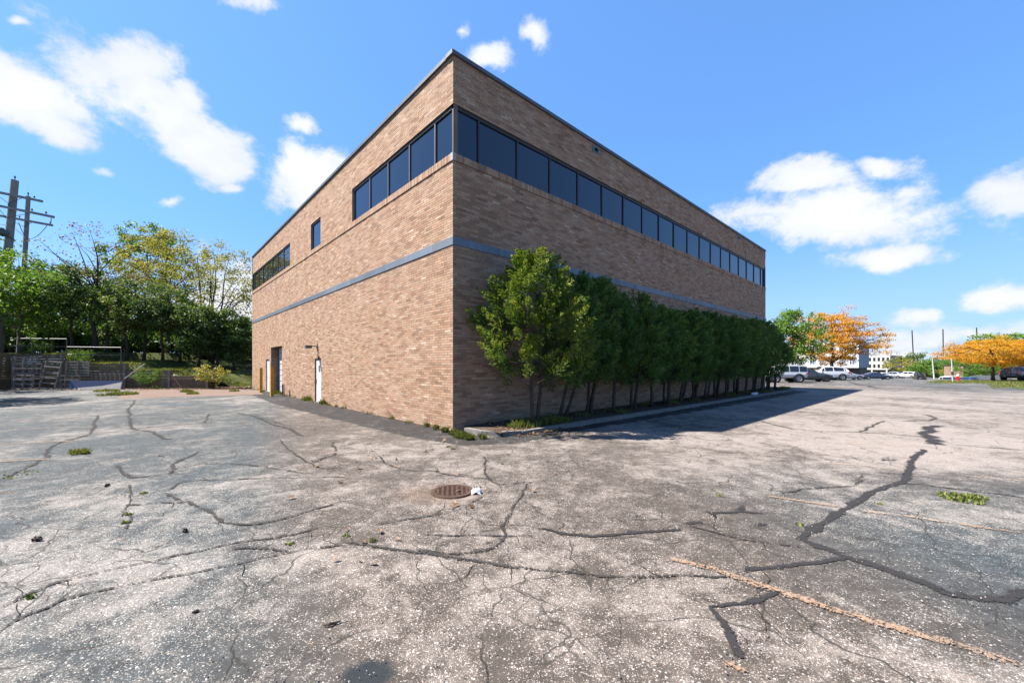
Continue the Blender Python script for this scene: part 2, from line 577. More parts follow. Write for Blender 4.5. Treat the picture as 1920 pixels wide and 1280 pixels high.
BRICK = brick_mat()
MORTAR = mat('mortar', (0.146, 0.112, 0.087), 0.95, 0.1, var=0.2, scale=2.0)
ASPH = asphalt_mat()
def streaky(name, base, dirt, rough, amt):
    m, t = new_mat(name)
    o = t.n('ShaderNodeTexCoord').outputs['Object']
    n1 = t.noise(t.vmath('MULTIPLY', o, (9, 9, .5)), 1.0, 5, .65)
    n2 = t.noise(o, .7, 4, .6)
    oi = t.n('ShaderNodeObjectInfo').outputs['Random']
    c = t.mix(t.rng(n2.outputs[0], .35, .65), tuple(v * .88 for v in base), tuple(v * 1.12 for v in base))
    c = t.mix(1.0, c, t.ramp(oi, [(0, (.86, .86, .86)), (1, (1.14, 1.14, 1.14))]), 'MULTIPLY')
    c = t.mix(t.math('MULTIPLY', t.rng(n1.outputs[0], .48, .72), amt), c, dirt)
    return finish(m, t, c, t.rng(n1.outputs[0], .3, .7, rough, rough + .25), .45, .2, n2.outputs[0], .25, .02)


BANDM_FLAT = mat('blue_grey_metal', (0.105, 0.127, 0.152), 0.42, 0.5, 0.25, var=0.06, scale=0.6)
BANDM = streaky('weathered_band', (0.112, 0.135, 0.162), (0.055, 0.058, 0.06), .42, .5)
COPING = streaky('weathered_coping', (0.075, 0.08, 0.095), (0.035, 0.035, 0.037), .42, .45)
BRONZE = mat('dark_bronze', (0.035, 0.03, 0.03), 0.45, 0.5, 0.4, var=0.1)
ALU = mat('worn_aluminium', (0.13, 0.115, 0.11), 0.4, 0.5, 0.5, var=0.1)
GLASS = glass_mat('tinted_glass', (0.004, 0.0065, 0.015), 0.015, 1.62, 0.55)
CARGLASS = glass_mat('car_glass', (0.012, 0.015, 0.018), 0.04)
WHITEP = mat('white_door_paint', (0.446, 0.453, 0.459), 0.5, 0.4, var=0.06, dirt=(0.31, 0.30, 0.29))
PANELP = mat('grey_door_paint', (0.372, 0.384, 0.397), 0.5, 0.4, var=0.05)
STEELD = mat('dark_steel', (0.06, 0.055, 0.05), 0.6, 0.4, 0.4)
RUST = mat('rusted_iron', (0.058, 0.034, 0.025), 0.85, 0.2, 0.2, var=0.35, scale=6)
BLACK = mat('drain_black', (0.006, 0.006, 0.006), 0.9, 0.1)
YEL = mat('yellow_post_paint', (0.40, 0.22, 0.033), 0.6, 0.4, var=0.2, scale=4, dirt=(0.22, 0.135, 0.04))
CONC = mat('kerb_concrete', (0.155, 0.143, 0.130), 0.92, 0.15, var=0.3, scale=5, dirt=(0.08, 0.073, 0.066))
SOIL = ground_cover_mat('bark_mulch', (0.062, 0.046, 0.036), (0.10, 0.07, 0.05), (0.035, 0.028, 0.022), 16)
LAWN = ground_cover_mat('lawn', (0.042, 0.056, 0.014), (0.068, 0.072, 0.022), (0.030, 0.043, 0.010), 9)
FIELD = ground_cover_mat('far_ground', (0.11, 0.10, 0.075), (0.07, 0.085, 0.03), (0.13, 0.12, 0.09), 1.2)
BARK = mat('bark', (0.115, 0.088, 0.068), 0.95, 0.1, var=0.4, scale=8, bstr=0.8)
BARKD = mat('dark_bark', (0.055, 0.043, 0.034), 0.95, 0.1, var=0.4, scale=8, bstr=0.8)
OLDWOOD = mat('weathered_timber', (0.155, 0.11, 0.07), 0.95, 0.1, var=0.4, scale=3, bstr=0.6)
GREYWOOD = mat('grey_pallet_wood', (0.20, 0.17, 0.15), 0.95, 0.1, var=0.35, scale=4, bstr=0.6)
POLEWOOD = mat('utility_pole_wood', (0.20, 0.19, 0.18), 0.95, 0.1, var=0.35, scale=3, bstr=0.6)
GALV = mat('galvanised_pipe', (0.085, 0.085, 0.085), 0.5, 0.5, 0.5, var=0.15)
TAR = seal_mat('tar_seal', (0.021, 0.0195, 0.0195), 0.30, .42, 2.6)
TARF = seal_mat('old_tar_seal', (0.026, 0.023, 0.021), 0.62, .55, 3.0)
PAINT = seal_mat('orange_line_paint', (0.20, 0.135, 0.09), 0.76, .42, 2.8)
PAINTF = seal_mat('faded_line_paint', (0.310, 0.229, 0.161), 1.12, .9, 2.6)
FRESH = seal_mat('sealed_asphalt', (0.027, 0.0262, 0.027), -0.22, .35, 2.6)
PADC = ground_cover_mat('reddish_concrete', (0.125, 0.083, 0.064), (0.125, 0.103, 0.089), (0.16, 0.112, 0.088), 3)
PAPER = mat('white_paper', (0.496, 0.496, 0.496), 0.8, 0.2, var=0.05)

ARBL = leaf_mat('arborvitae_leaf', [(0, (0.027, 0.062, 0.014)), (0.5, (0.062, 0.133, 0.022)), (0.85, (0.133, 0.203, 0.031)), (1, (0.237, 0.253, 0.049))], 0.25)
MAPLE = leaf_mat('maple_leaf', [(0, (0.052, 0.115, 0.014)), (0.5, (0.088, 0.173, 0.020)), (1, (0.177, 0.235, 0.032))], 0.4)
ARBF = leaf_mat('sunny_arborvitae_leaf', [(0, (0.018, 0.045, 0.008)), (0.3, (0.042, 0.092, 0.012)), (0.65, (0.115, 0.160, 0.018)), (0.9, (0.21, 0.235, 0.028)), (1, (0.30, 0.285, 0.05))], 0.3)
DKGREEN = leaf_mat('dark_green_leaf', [(0, (0.028, 0.055, 0.014)), (0.6, (0.055, 0.104, 0.022)), (1, (0.135, 0.186, 0.036))], 0.35)
YGREEN = leaf_mat('yellowing_leaf', [(0, (0.097, 0.121, 0.024)), (0.5, (0.194, 0.189, 0.034)), (0.85, (0.292, 0.228, 0.043)), (1, (0.321, 0.194, 0.058))], 0.42)
BROWNL = leaf_mat('brown_leaf', [(0, (0.077, 0.059, 0.025)), (0.6, (0.140, 0.084, 0.035)), (1, (0.168, 0.112, 0.042))], 0.35)
LOCUST = leaf_mat('locust_leaf', [(0, (0.13, 0.135, 0.014)), (0.3, (0.36, 0.215, 0.014)), (0.75, (0.56, 0.245, 0.012)), (1, (0.60, 0.29, 0.03))], 0.5)
MIDGREEN = leaf_mat('mid_green_leaf', [(0, (0.035, 0.065, 0.014)), (0.6, (0.085, 0.125, 0.022)), (1, (0.16, 0.185, 0.035))], 0.4)
GRASSM = leaf_mat('grass_blade', [(0, (0.045, 0.065, 0.014)), (0.5, (0.105, 0.13, 0.022)), (0.8, (0.16, 0.165, 0.04)), (1, (0.22, 0.17, 0.075))], 0.3)
DEADL = leaf_mat('dead_leaf', [(0, (0.065, 0.036, 0.019)), (0.5, (0.143, 0.075, 0.039)), (1, (0.234, 0.150, 0.091))], 0.15)

# ------------------------------------------------------------------ terrain
def sstep(a, b, x):
    t = np.clip((x - a) / (b - a), 0, 1)
    return t * t * (3 - 2 * t)


def drop(X, Y):
    d = np.where(Y < 50, 0, np.where(Y < 80, -0.035 * (Y - 50), -1.05 - 0.019 * (Y - 80)))
    d = d * (1 + 3.2 * sstep(0, 7, X - 1.05 * Y) * sstep(49, 52, Y))
    return np.maximum(d, -2.9)


def dropf(X, Y):
    return float(drop(np.array([float(X)]), np.array([float(Y)]))[0])


def grid_sheet(name, xs, ys, zf, m, kind='structure'):
    xs, ys = np.asarray(xs, float), np.asarray(ys, float)
    X, Y = np.meshgrid(xs, ys)
    Z = zf(X, Y)
    V = np.stack([X.ravel(), Y.ravel(), Z.ravel()], 1)
    nx = len(xs)
    i = np.arange(len(ys) - 1)[:, None] * nx + np.arange(nx - 1)[None, :]
    i = i.ravel()
    Q = np.stack([i, i + 1, i + 1 + nx, i + nx], 1)
    o = link(bpy.data.objects.new(name, quads_mesh(name, V, Q, m, smooth=True)))
    return tag(o, kind=kind)


xs = np.concatenate([[-2500, -800, -300, -120], np.arange(-60, 121, 3.0), [160, 300, 800, 2500]])
ys = np.concatenate([[-800, -200, -60], np.arange(-30, 49, 6.0), np.arange(50, 90, 2.0), np.arange(90, 200, 6.0), [260, 500, 1200, 4500]])
grid_sheet('ground', xs, ys, lambda X, Y: drop(X, Y) - 0.05, FIELD)
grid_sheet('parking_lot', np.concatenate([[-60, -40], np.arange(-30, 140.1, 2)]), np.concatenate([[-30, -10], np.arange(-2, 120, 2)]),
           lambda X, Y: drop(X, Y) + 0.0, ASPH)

# ------------------------------------------------------------------ the brick building
CX, CY = -1.564, 10.57
TH = math.atan2(0.6766, 0.7364)
LR, LL = 27.1, 27.1                      # lengths of the two seen faces
bl = empty('brick_building', (CX, CY, 0), TH, 'two storey tan brick office building with dark ribbon windows and a blue grey metal band', 'building')


def loc2w(u, v, z=0.0):
    return Vector((CX + u * .7364 - v * .6766, CY + u * .6766 + v * .7364, z))


def mapR(off=0.0):                        # the shaded face: u along +x, outward -y
    return lambda u, z, d: (u, off - d, z)


def mapL(off=0.0):                        # the sunlit face: u along +y, outward -x
    return lambda u, z, d: (off - d, u, z)


def holed_wall(mb, mp, u0, u1, z0, z1, holes, depth, flip):
    us = sorted({u0, u1, *[h[0] for h in holes], *[h[1] for h in holes]})
    zs = sorted({z0, z1, *[h[2] for h in holes], *[h[3] for h in holes]})
    us = [u for u in us if u0 <= u <= u1]
    zs = [z for z in zs if z0 <= z <= z1]
    for a, b in zip(us, us[1:]):
        for c, d in zip(zs, zs[1:]):
            um, zm = (a + b) / 2, (c + d) / 2
            if any(h[0] < um < h[1] and h[2] < zm < h[3] for h in holes):
                continue
            q = [mp(a, c, 0), mp(b, c, 0), mp(b, d, 0), mp(a, d, 0)]
            mb.add(q if not flip else q[::-1], [(0, 1, 2, 3)])
    for (a, b, c, d) in holes:
        a, b, c, d = max(a, u0), min(b, u1), max(c, z0), min(d, z1)
        for p, q in (((a, c), (a, d)), ((a, d), (b, d)), ((b, d), (b, c)), ((b, c), (a, c))):
            r = [mp(*p, 0), mp(*q, 0), mp(*q, -depth), mp(*p, -depth)]
            mb.add(r if not flip else r[::-1], [(0, 1, 2, 3)])


Z_BAND0, Z_BAND1, Z_SILL0, Z_SILL1, Z_HEAD, Z_TOP = 4.954, 5.166, 7.184, 7.389, 8.740, 10.007
MULR = [0.92 + 1.4935 * k for k in range(18)]
HL_LOW = [(18.03, 20.89, -1, 2.92), (21.32, 22.29, -1, 2.14), (10.80, 11.73, -1, 2.07)]
HL_UP = [(-1, 7.09, Z_SILL1, Z_HEAD), (10.98, 12.46, Z_SILL1, Z_HEAD), (16.35, 28, Z_SILL1, Z_HEAD)]
UPOFF = 0.03
wl = MB()
holed_wall(wl, mapR(), 0, LR, 0, Z_SILL1, [], .3, False)
wl.build('shaded_wall', MORTAR, bl)
wl = MB()
holed_wall(wl, mapL(), 0, LL, 0, Z_SILL1, HL_LOW, .14, True)
wl.build('sunlit_wall', MORTAR, bl)
wl = MB()
holed_wall(wl, mapR(UPOFF), UPOFF, LR - UPOFF, Z_HEAD, Z_TOP, [], .3, False)
wl.add([(UPOFF, UPOFF, Z_HEAD), (LR - UPOFF, UPOFF, Z_HEAD), (LR - UPOFF, .4, Z_HEAD), (UPOFF, .4, Z_HEAD)], [(0, 3, 2, 1)])
wl.build('shaded_parapet', MORTAR, bl)
wl = MB()
holed_wall(wl, mapL(UPOFF), UPOFF, LL - UPOFF, Z_SILL1, Z_TOP, [(-1, 7.09, Z_SILL1 - 1, Z_HEAD), HL_UP[1], (16.35, 28, Z_SILL1 - 1, Z_HEAD)], .14, True)
wl.build('sunlit_parapet', MORTAR, bl)
# plain far sides, roof and ledge
wl = MB()
wl.add([(LR, 0, 0), (LR, LL, 0), (LR, LL, Z_TOP), (LR, 0, Z_TOP)], [(0, 1, 2, 3)])
wl.add([(LR, LL, 0), (0, LL, 0), (0, LL, Z_TOP), (LR, LL, Z_TOP)], [(0, 1, 2, 3)])
wl.build('far_wall', MORTAR, bl)
MB().add([(.3, .3, 9.5), (LR - .01, .3, 9.5), (LR - .01, LL - .01, 9.5), (.3, LL - .01, 9.5)], [(0, 1, 2, 3)]).build('roof', mat('roof_gravel', (0.25, 0.24, 0.23)), bl)
mb = MB()
mb.box((0, -.012, Z_SILL1 - .02), (LR, .12, Z_SILL1 - .004))
mb.box((-.012, .12, Z_SILL1 - .02), (.12, LL, Z_SILL1 - .004))
mb.build('sill_bed', MORTAR, bl)
# coping, in lengths
for k in range(9):
    a, b = -.05 + k * 3.03, -.05 + (k + 1) * 3.03 - .008
    MB().box((a if k else -.052, -.035 + UPOFF - .03, Z_TOP), (min(b, LR + .03), .28, Z_TOP + .106)).build('coping', COPING, bl)
    MB().box((-.035 + UPOFF - .03, .2815 if k == 0 else a, Z_TOP + .001), (.279, min(b, LL + .03), Z_TOP + .104)).build('coping', COPING, bl)
# metal band, in lengths
e = [0.0, 1.2] + [1.2 + 1.83 * k for k in range(1, 15)]
e = [x for x in e if x < LR - .3] + [LR]
for a, b in zip(e, e[1:]):
    MB().box((a - (.028 if a == 0 else 0), -.028, Z_BAND0), (b - .006, .01, Z_BAND1)).build('metal_band', BANDM, bl)
e = [0.012, 1.0] + [1.0 + 3.05 * k for k in range(1, 9)]
e = [x for x in e if x < LL - .3] + [LL]
for a, b in zip(e, e[1:]):
    MB().box((-.028, a, Z_BAND0 + .001), (.01, b - .006, Z_BAND1 - .001)).build('metal_band', BANDM, bl)
for u in [1.2 + 1.83 * k for k in range(0, 14)]:
    MB().box((u - .022, -.0305, Z_BAND0 - .004), (u + .016, .01, Z_BAND1 + .004)).build('band_cover', BANDM, bl)
for v in [1.0 + 3.05 * k for k in range(0, 9)]:
    MB().box((-.0305, v - .022, Z_BAND0 - .004), (.01, v + .016, Z_BAND1 + .004)).build('band_cover', BANDM, bl)
# control joints
for u in (7.17, 14.4, 21.6):
    for o_, a, b in ((0, .1, Z_BAND0), (0, Z_BAND1, Z_SILL0), (UPOFF, Z_HEAD, Z_TOP)):
        MB().box((u - .006, o_ - .0075, a), (u + .006, o_ + .01, b)).build('control_joint', mat('joint_sealant', (0.24, 0.195, 0.16), .8), bl)
for v in (7.1, 16.35):
    for o_, a, b in ((0, .1, Z_BAND0), (0, Z_BAND1, Z_SILL0), (UPOFF, Z_HEAD, Z_TOP)):
        MB().box((o_ - .0075, v - .006, a), (o_ + .01, v + .006, b)).build('control_joint', MATS['joint_sealant'], bl)

# bricks: every one a real block; the 300 that show largest are objects, the rest one mesh per face
BLEN, COURSE, JOINT = 0.305, 0.0675, 0.008


def rows(u0, u1, z0, z1, holes, blen=BLEN, course=COURSE):
    out = []
    n = int(round((z1 - z0) / course))
    ch = (z1 - z0) / n
    for r in range(n):
        za, zb = z0 + r * ch, z0 + (r + 1) * ch
        spans = [(u0, u1)]
        for h in holes:
            if h[2] < zb - .02 and h[3] > za + .02:
                spans = [q for (a, b) in spans for q in ((a, min(b, h[0])), (max(a, h[1]), b)) if q[1] - q[0] > .02]
        off = u0 - (blen / 2 if r % 2 else 0) - (0.0, .10, .03, .16, .06, .12, .20)[(r * 5) % 7] * blen
        for (a, b) in spans:
            k0 = int(math.floor((a - off) / blen))
            x = off + k0 * blen
            while x < b:
                p, q = max(a, x), min(b, x + blen)
                if q - p > .03:
                    out.append((p, q, za, zb))
                x += blen
    return out


regR = rows(0, LR, 0, Z_BAND0, []) + rows(0, LR, Z_BAND1, Z_SILL0, [])
regR_up = rows(UPOFF, LR - UPOFF, Z_HEAD, Z_TOP, [])
regL = rows(0, LL, 0, Z_BAND0, HL_LOW) + rows(0, LL, Z_BAND1, Z_SILL0, [])
regL_up = rows(UPOFF, LL - UPOFF, Z_SILL1, Z_TOP, [(-1, 7.09, Z_SILL1 - 1, Z_HEAD), HL_UP[1], (16.35, 28, Z_SILL1 - 1, Z_HEAD)])
solR = [(u, u + .0675, Z_SILL0 + .004, Z_SILL1) for u in np.arange(0.07, LR - .06, .0675)]
solL = [(u, u + .0675, Z_SILL0 + .004, Z_SILL1) for u in np.arange(0.07, LL - .06, .0675)]


def brick_arrays(reg, face, off, base_out=0.0):
    A = np.array(reg)
    n = len(A)
    j = JOINT / 2
    out = base_out + R_.uniform(.0025, .0065, n)
    u0, u1, z0, z1 = A[:, 0] + j, A[:, 1] - j, A[:, 2] + j, A[:, 3] - j
    sgn = off - out
    bk = np.full(n, off + .004)
    P = lambda u, z, d: np.stack([u, d, z], 1) if face == 'R' else np.stack([d, u, z], 1)
    V = np.stack([P(u0, z0, sgn), P(u1, z0, sgn), P(u1, z1, sgn), P(u0, z1, sgn), P(u0, z0, bk), P(u1, z0, bk), P(u1, z1, bk), P(u0, z1, bk)], 1)
    return V, A, out


FACES = np.array([(0, 1, 2, 3), (4, 5, 1, 0), (1, 5, 6, 2), (3, 2, 6, 7), (4, 0, 3, 7)])


def brick_rnd(n):
    return np.clip(R_.beta(1.7, 1.9, n), 0, 1)


def stains(A, mulls):
    u, z = (A[:, 0] + A[:, 1]) / 2, (A[:, 2] + A[:, 3]) / 2
    s = np.zeros(len(A))
    for k, um in enumerate(mulls):
        ln = .35 + .55 * ((k * 37) % 10) / 10
        s = np.maximum(s, np.where((z < Z_SILL1), .62 * np.exp(-np.maximum(Z_SILL0 - z, 0) / ln) * np.exp(-((u - um) / .14) ** 2), 0))
    s = s * R_.uniform(.5, 1.0, len(A))
    walk = np.convolve(R_.normal(size=420), np.ones(5) / 5, 'same')
    col_n = np.clip(walk[np.clip((u / .0675).astype(int), 0, 419)] * .9 + .25, 0, 1)
    s = np.maximum(s, np.where(z > Z_HEAD - .2, .42 * np.exp(-(Z_TOP - z) / .22) * col_n, 0))
    s = np.maximum(s, np.where((z < Z_BAND0) & (z > 2), .38 * np.exp(-(Z_BAND0 - z) / .30) * col_n, 0))
    low = np.exp(-z / .35) * .25 * R_.uniform(.3, 1, len(A))
    return np.maximum(s, np.where(z < 1.5, low, 0))


allb = []
for reg, face, off, bo, mulls in ((regR, 'R', 0, 0, MULR), (regR_up, 'R', UPOFF, 0, []), (regL, 'L', 0, 0, [18.05, 19.5, 20.9, 22.4, 23.9, 25.2]), (regL_up, 'L', UPOFF, 0, []),
                                  (solR, 'R', 0, .028, MULR), (solL, 'L', 0, .028, [])):
    V, A, out = brick_arrays(reg, face, off, bo)
    st = stains(A, mulls) if len(mulls) else stains(A, []) * (1 if face else 0)
    rv = brick_rnd(len(A))
    c = V[:, 0:4].mean(1)
    wx = CX + c[:, 0] * .7364 - c[:, 1] * .6766
    wy = CY + c[:, 0] * .6766 + c[:, 1] * .7364
    full = (A[:, 1] - A[:, 0] > BLEN - .002) if bo == 0 else np.zeros(len(A), bool)
    d2 = wx ** 2 + wy ** 2 + (c[:, 2] - EYE) ** 2
    # facing: how squarely the face meets the line of sight
    nx, ny = (.6766, -.7364) if face == 'R' else (-.7364, -.6766)
    cs = np.abs(wx * nx + wy * ny) / np.sqrt(d2)
    score = np.where(full & (st < .3), cs / d2, 0)
    if face == 'R':                        # those behind the first evergreen do not show
        score = np.where((c[:, 0] > .75) & (c[:, 2] < 4.6), 0, score)
    allb.append([V, A, rv, st, score, face, off, out])
sc = np.concatenate([b[4] for b in allb])
cut = np.sort(sc)[-300]
single = [MB().box((-BLEN / 2 + JOINT / 2, -.0045, -COURSE / 2 + JOINT / 2), (BLEN / 2 - JOINT / 2, .005, COURSE / 2 - JOINT / 2)) for _ in range(1)][0]
variants = []
for k in range(14):
    me = single.mesh('brick', BRICK)
    for nm, val in (('rnd', [float(brick_rnd(1)[0])] * 8), ('stain', [0.0] * 8)):
        at_ = me.attributes.new(nm, 'FLOAT', 'POINT')
        at_.data.foreach_set('value', val)
    variants.append(me)
nb = 0
for V, A, rv, st, score, face, off, out in allb:
    pick = score >= cut
    for i in np.nonzero(pick)[0]:
        if nb >= 300: break
        nb += 1
        o = bpy.data.objects.new('brick', variants[rnd.randrange(14)])
        u, z = (A[i, 0] + A[i, 1]) / 2, (A[i, 2] + A[i, 3]) / 2
        pr = rnd.uniform(-.0015, .0015)
        o.location = (u, off + pr, z) if face == 'R' else (off + pr, u, z)
        o.scale = (1, 1, (A[i, 3] - A[i, 2] - JOINT) / (COURSE - JOINT))
        o.rotation_euler = (0, 0, 0 if face == 'R' else -math.pi / 2)
        link(o, bl)
    keep = ~pick
    n = int(keep.sum())
    Vk = V[keep].reshape(-1, 3)
    fl = FACES if face == 'R' else FACES[:, ::-1]
    Q = (np.arange(n)[:, None, None] * 8 + fl[None]).reshape(-1, 4)
    o = link(bpy.data.objects.new('brick_courses', quads_mesh('brick_courses', Vk, Q, BRICK, {'rnd': np.repeat(rv[keep], 8), 'stain': np.repeat(st[keep], 8)})), bl)
    o['kind'] = 'stuff'
# corner stones of the sill
MB().box((-.036, -.036, Z_SILL0 + .004), (.068, .066, Z_SILL1 + .001)).build('sill_corner', mat('grey_sill_block', (0.27, 0.255, 0.25), .8), bl)

# ribbon windows: frame plus each pane
INS = .085


def strip(face, ends, mulls, corner):
    M = (lambda u, d, z: (u, d, z)) if face == 'R' else (lambda u, d, z: (d, u, z))
    fr = MB()

    def bx(u0, u1, d0, d1, z0, z1):
        a, b = M(u0, d0, z0), M(u1, d1, z1)
        fr.box(tuple(min(p, q) for p, q in zip(a, b)), tuple(max(p, q) for p, q in zip(a, b)))
    d0 = UPOFF + INS
    u0, u1 = ends
    bx(u0, u1, d0 - .05, d0 + .05, Z_HEAD - .095, Z_HEAD - .002)
    bx(u0, u1, d0 - .045, d0 + .05, Z_SILL1 - .002, Z_SILL1 + .04)
    f = fr.build('window_head', BRONZE, bl)
    e = [u0] + mulls + [u1]
    for m_ in mulls + ([] if corner else [u0 + .03]) + ([] if u1 > 26 else [u1 - .03]):
        mm = MB()
        a, b = M(m_ - .028, d0 - .045, Z_SILL1 + .04), M(m_ + .028, d0 + .05, Z_HEAD - .095)
        mm.box(tuple(min(p, q) for p, q in zip(a, b)), tuple(max(p, q) for p, q in zip(a, b)))
        mm.build('mullion', BRONZE if face == 'R' else ALU, f)
    for a, b in zip(e, e[1:]):
        tw = rnd.uniform(-.004, .004)
        tz = rnd.uniform(-.003, .003)
        z0, z1 = Z_SILL1 + .03, Z_HEAD - .09
        q = [M(a + .005, d0 - .01 - tw + tz, z0), M(b - .005, d0 - .01 + tw + tz, z0), M(b - .005, d0 - .01 + tw - tz, z1), M(a + .005, d0 - .01 - tw - tz, z1)]
        q2 = [M(a + .005, d0 + .01, z0), M(b - .005, d0 + .01, z0), M(b - .005, d0 + .01, z1), M(a + .005, d0 + .01, z1)]
        MB().add(q + q2, [(0, 1, 2, 3), (7, 6, 5, 4), (0, 4, 5, 1), (1, 5, 6, 2), (2, 6, 7, 3), (3, 7, 4, 0)]).build('window_pane', GLASS, f)


strip('R', (UPOFF + INS, LR - .03), MULR, True)
strip('L', (UPOFF + INS + .03, 7.09), [1.02, 2.52, 4.01, 5.51], True)
strip('L', (10.98, 12.46), [], False)
strip('L', (16.35, LL - .03), [18.05, 19.53, 20.94, 22.36, 23.8, 25.2, 26.6], False)
MB().box((UPOFF + INS - .05, UPOFF + INS - .05, Z_SILL1), (UPOFF + INS + .02, UPOFF + INS + .02, Z_HEAD - .1)).build('corner_mullion', ALU, bl)

# scuppers
for u in (6.4, 21.6 + .02 - .0):
    s = MB().box((u - .2, UPOFF - .02, 9.70), (u + .2, UPOFF, 9.95)).build('scupper', mat('teal_scupper', (0.075, 0.13, 0.14), .6, .4, .2), bl)
    MB().box((u - .08, UPOFF - .0235, 9.76), (u + .12, UPOFF - .0205, 9.88)).build('opening', BLACK, s)

# doors on the sunlit face
def flat_door(v0, v1, zt, lite):
    d = MB().box((.045, v0 + .05, .02), (.09, v1 - .05, zt - .05)).build('door', WHITEP, bl)
    fr = MB()
    fr.box((.02, v0 + .003, 0), (.13, v0 + .05, zt - .002)).box((.02, v1 - .05, 0), (.13, v1 - .003, zt - .002)).box((.02, v0 + .05, zt - .05), (.13, v1 - .05, zt - .002))
    fr.build('frame', STEELD if lite else ALU, d)
    if lite:
        vm = v0 + .42
        MB().box((.036, vm - .07, 1.45), (.046, vm + .07, 1.75)).build('door_glass', CARGLASS, d)
        MB().box((.038, v1 - .13, .92), (.046, v1 - .07, 1.1)).tube([(.045, v1 - .1, 1.0), (-.03, v1 - .1, 1.0), (-.035, v1 - .2, 1.0)], .012).build('handle', STEELD, d)
        for z in (.25, 1.0, 1.78):
            MB().box((.035, v0 + .04, z), (.0455, v0 + .066, z + .11)).build('hinge', RUST, d)
    else:
        MB().tube([(.045, v1 - .12, 1.0), (-.02, v1 - .12, 1.0)], .025).build('handle', STEELD, d)
    MB().box((-.03, v0, 0), (.14, v1, .02)).build('threshold', CONC, d)
    return d


flat_door(10.80, 11.73, 2.07, True)
flat_door(21.32, 22.29, 2.14, False)
# overhead door, deep in its opening
REC = .42
ov = MB().box((REC + .06, 18.03, 0), (REC + .10, 20.89, 2.92)).build('overhead_door', STEELD, bl)
for k in range(8):
    z0 = .02 + k * .3625
    MB().box((REC + .012, 18.12, z0 + .012), (REC + .058, 20.80, z0 + .35)).box((REC + .004, 18.12, z0 + .03), (REC + .013, 20.80, z0 + .11)).build('door_panel', PANELP, ov)
MB().box((REC - .03, 18.034, 0), (REC + .05, 18.115, 2.86)).box((REC - .03, 20.805, 0), (REC + .05, 20.886, 2.86)).box((REC - .03, 18.115, 2.86), (REC + .05, 20.805, 2.91)).build('door_track', STEELD, ov)
# brick jambs and lintel of the opening
jw = MB()
jw.box((.145, 17.9, 0), (REC + .1, 18.026, 2.95)).box((.145, 20.894, 0), (REC + .1, 21.0, 2.95)).box((.145, 18.026, 2.925), (REC + .1, 20.894, 3.0))
jw.build('opening_reveal', MORTAR, bl)
jb = MB()
for r in range(43):
    z0 = r * COURSE
    for (a, b) in (((.0, .15), (.155, .42)) if r % 2 else ((.0, .30), (.305, .42))):
        jb.box((a + .008, 18.022, z0 + .005), (b - .004, 18.034, z0 + COURSE - .004)).box((a + .008, 20.886, z0 + .005), (b - .004, 20.9, z0 + COURSE - .004))
jo = jb.build('jamb_bricks', BRICK, bl)
jo['kind'] = 'stuff'
vals = np.repeat(brick_rnd(len(jb.v) // 8), 8)
for nm, vv in (('rnd', vals), ('stain', vals * 0)):
    a = jo.data.attributes.new(nm, 'FLOAT', 'POINT')
    a.data.foreach_set('value', vv.astype(np.float32))
MB().box((-.006, 17.95, 2.922), (.12, 20.97, 2.935)).build('lintel', STEELD, bl)

# wall lamp over the door, on a bent conduit
lp = empty('wall_lamp', loc2w(0, 11.3, 2.62), TH, 'grey floodlight on a bracket above the white door with a small window', 'wall lamp')
MB().box((-.03, -.09, -.11), (-.008, .09, .11)).build('back_plate', STEELD, lp)
MB().tube([(-.02, 0, .0), (-.16, 0, .05), (-.30, .05, .04)], .022).build('bracket', RUST, lp)
MB().box((-.52, -.06, -.05), (-.26, .2, .07)).add([(-.54, -.08, -.09), (-.26, -.08, -.05), (-.26, .22, -.05), (-.54, .22, -.09), (-.50, -.05, -.02), (-.30, -.05, -.02), (-.30, .18, -.02), (-.50, .18, -.02)], [(0, 1, 2, 3), (0, 4, 5, 1), (1, 5, 6, 2), (2, 6, 7, 3), (3, 7, 4, 0)]).build('lamp_head', GALV, lp)
MB().tube([(-.02, -.05, .18), (-.015, -.05, -.54)], .011).build('conduit', STEELD, lp)
# standing pipe beside the overhead door
tag(MB().tube([loc2w(-.08, 17.5, 0), loc2w(-.08, 17.5, .66)], .045, 10).build('guard_pipe', RUST), 'short rusty pipe standing against the brick beside the overhead door', 'pipe')
# yellow posts
for (x, y, h, lab) in ((489, 736, 1.60, 'yellow square post farther along the wall, in front of the plain white door'), (510, 743, 1.66, 'yellow square post in front of the overhead door, the nearer of the pair')):
    p = G(x, y)
    o = MB().box((-.085, -.085, 0), (.085, .085, h - .02)).box((-.075, -.075, h - .02), (.075, .075, h)).build('bollard', YEL)
    o.location = p
    o.rotation_euler = (0, 0, TH + .02)
    tag(o, lab, 'bollard', 'yellow posts by the loading door')

# ------------------------------------------------------------------ planting bed, kerb and apron beside the building
bed = MB()
bed.add([tuple(loc2w(u, v, z)) for (u, v, z) in ((.35, -1.52, .11), (27.6, -1.52, .11), (28.2, -.9, .11), (28.2, .0, .12), (27.1, -.01, .13), (.35, -.01, .12))], [(0, 1, 2, 3, 4, 5)])
bed.build('mulch_bed', SOIL, kind='structure')
kp = [(.25, -.25), (.28, -.95), (.5, -1.4), (.95, -1.6), (1.9, -1.6)]
kr = []
for a, b in zip(kp, kp[1:]):
    kr.append((a, b))
pts = [(1.9 + 3.0 * k, -1.6) for k in range(9)] + [(27.6, -1.6), (28.3, -1.0), (28.4, .3)]
segs = kr + list(zip(pts, pts[1:]))
kroot = MB()
kerb = empty('kerb', loc2w(.9, -1.6, 0), 0, None, None)
kerb['kind'] = 'structure'
kerb.location = (0, 0, 0)
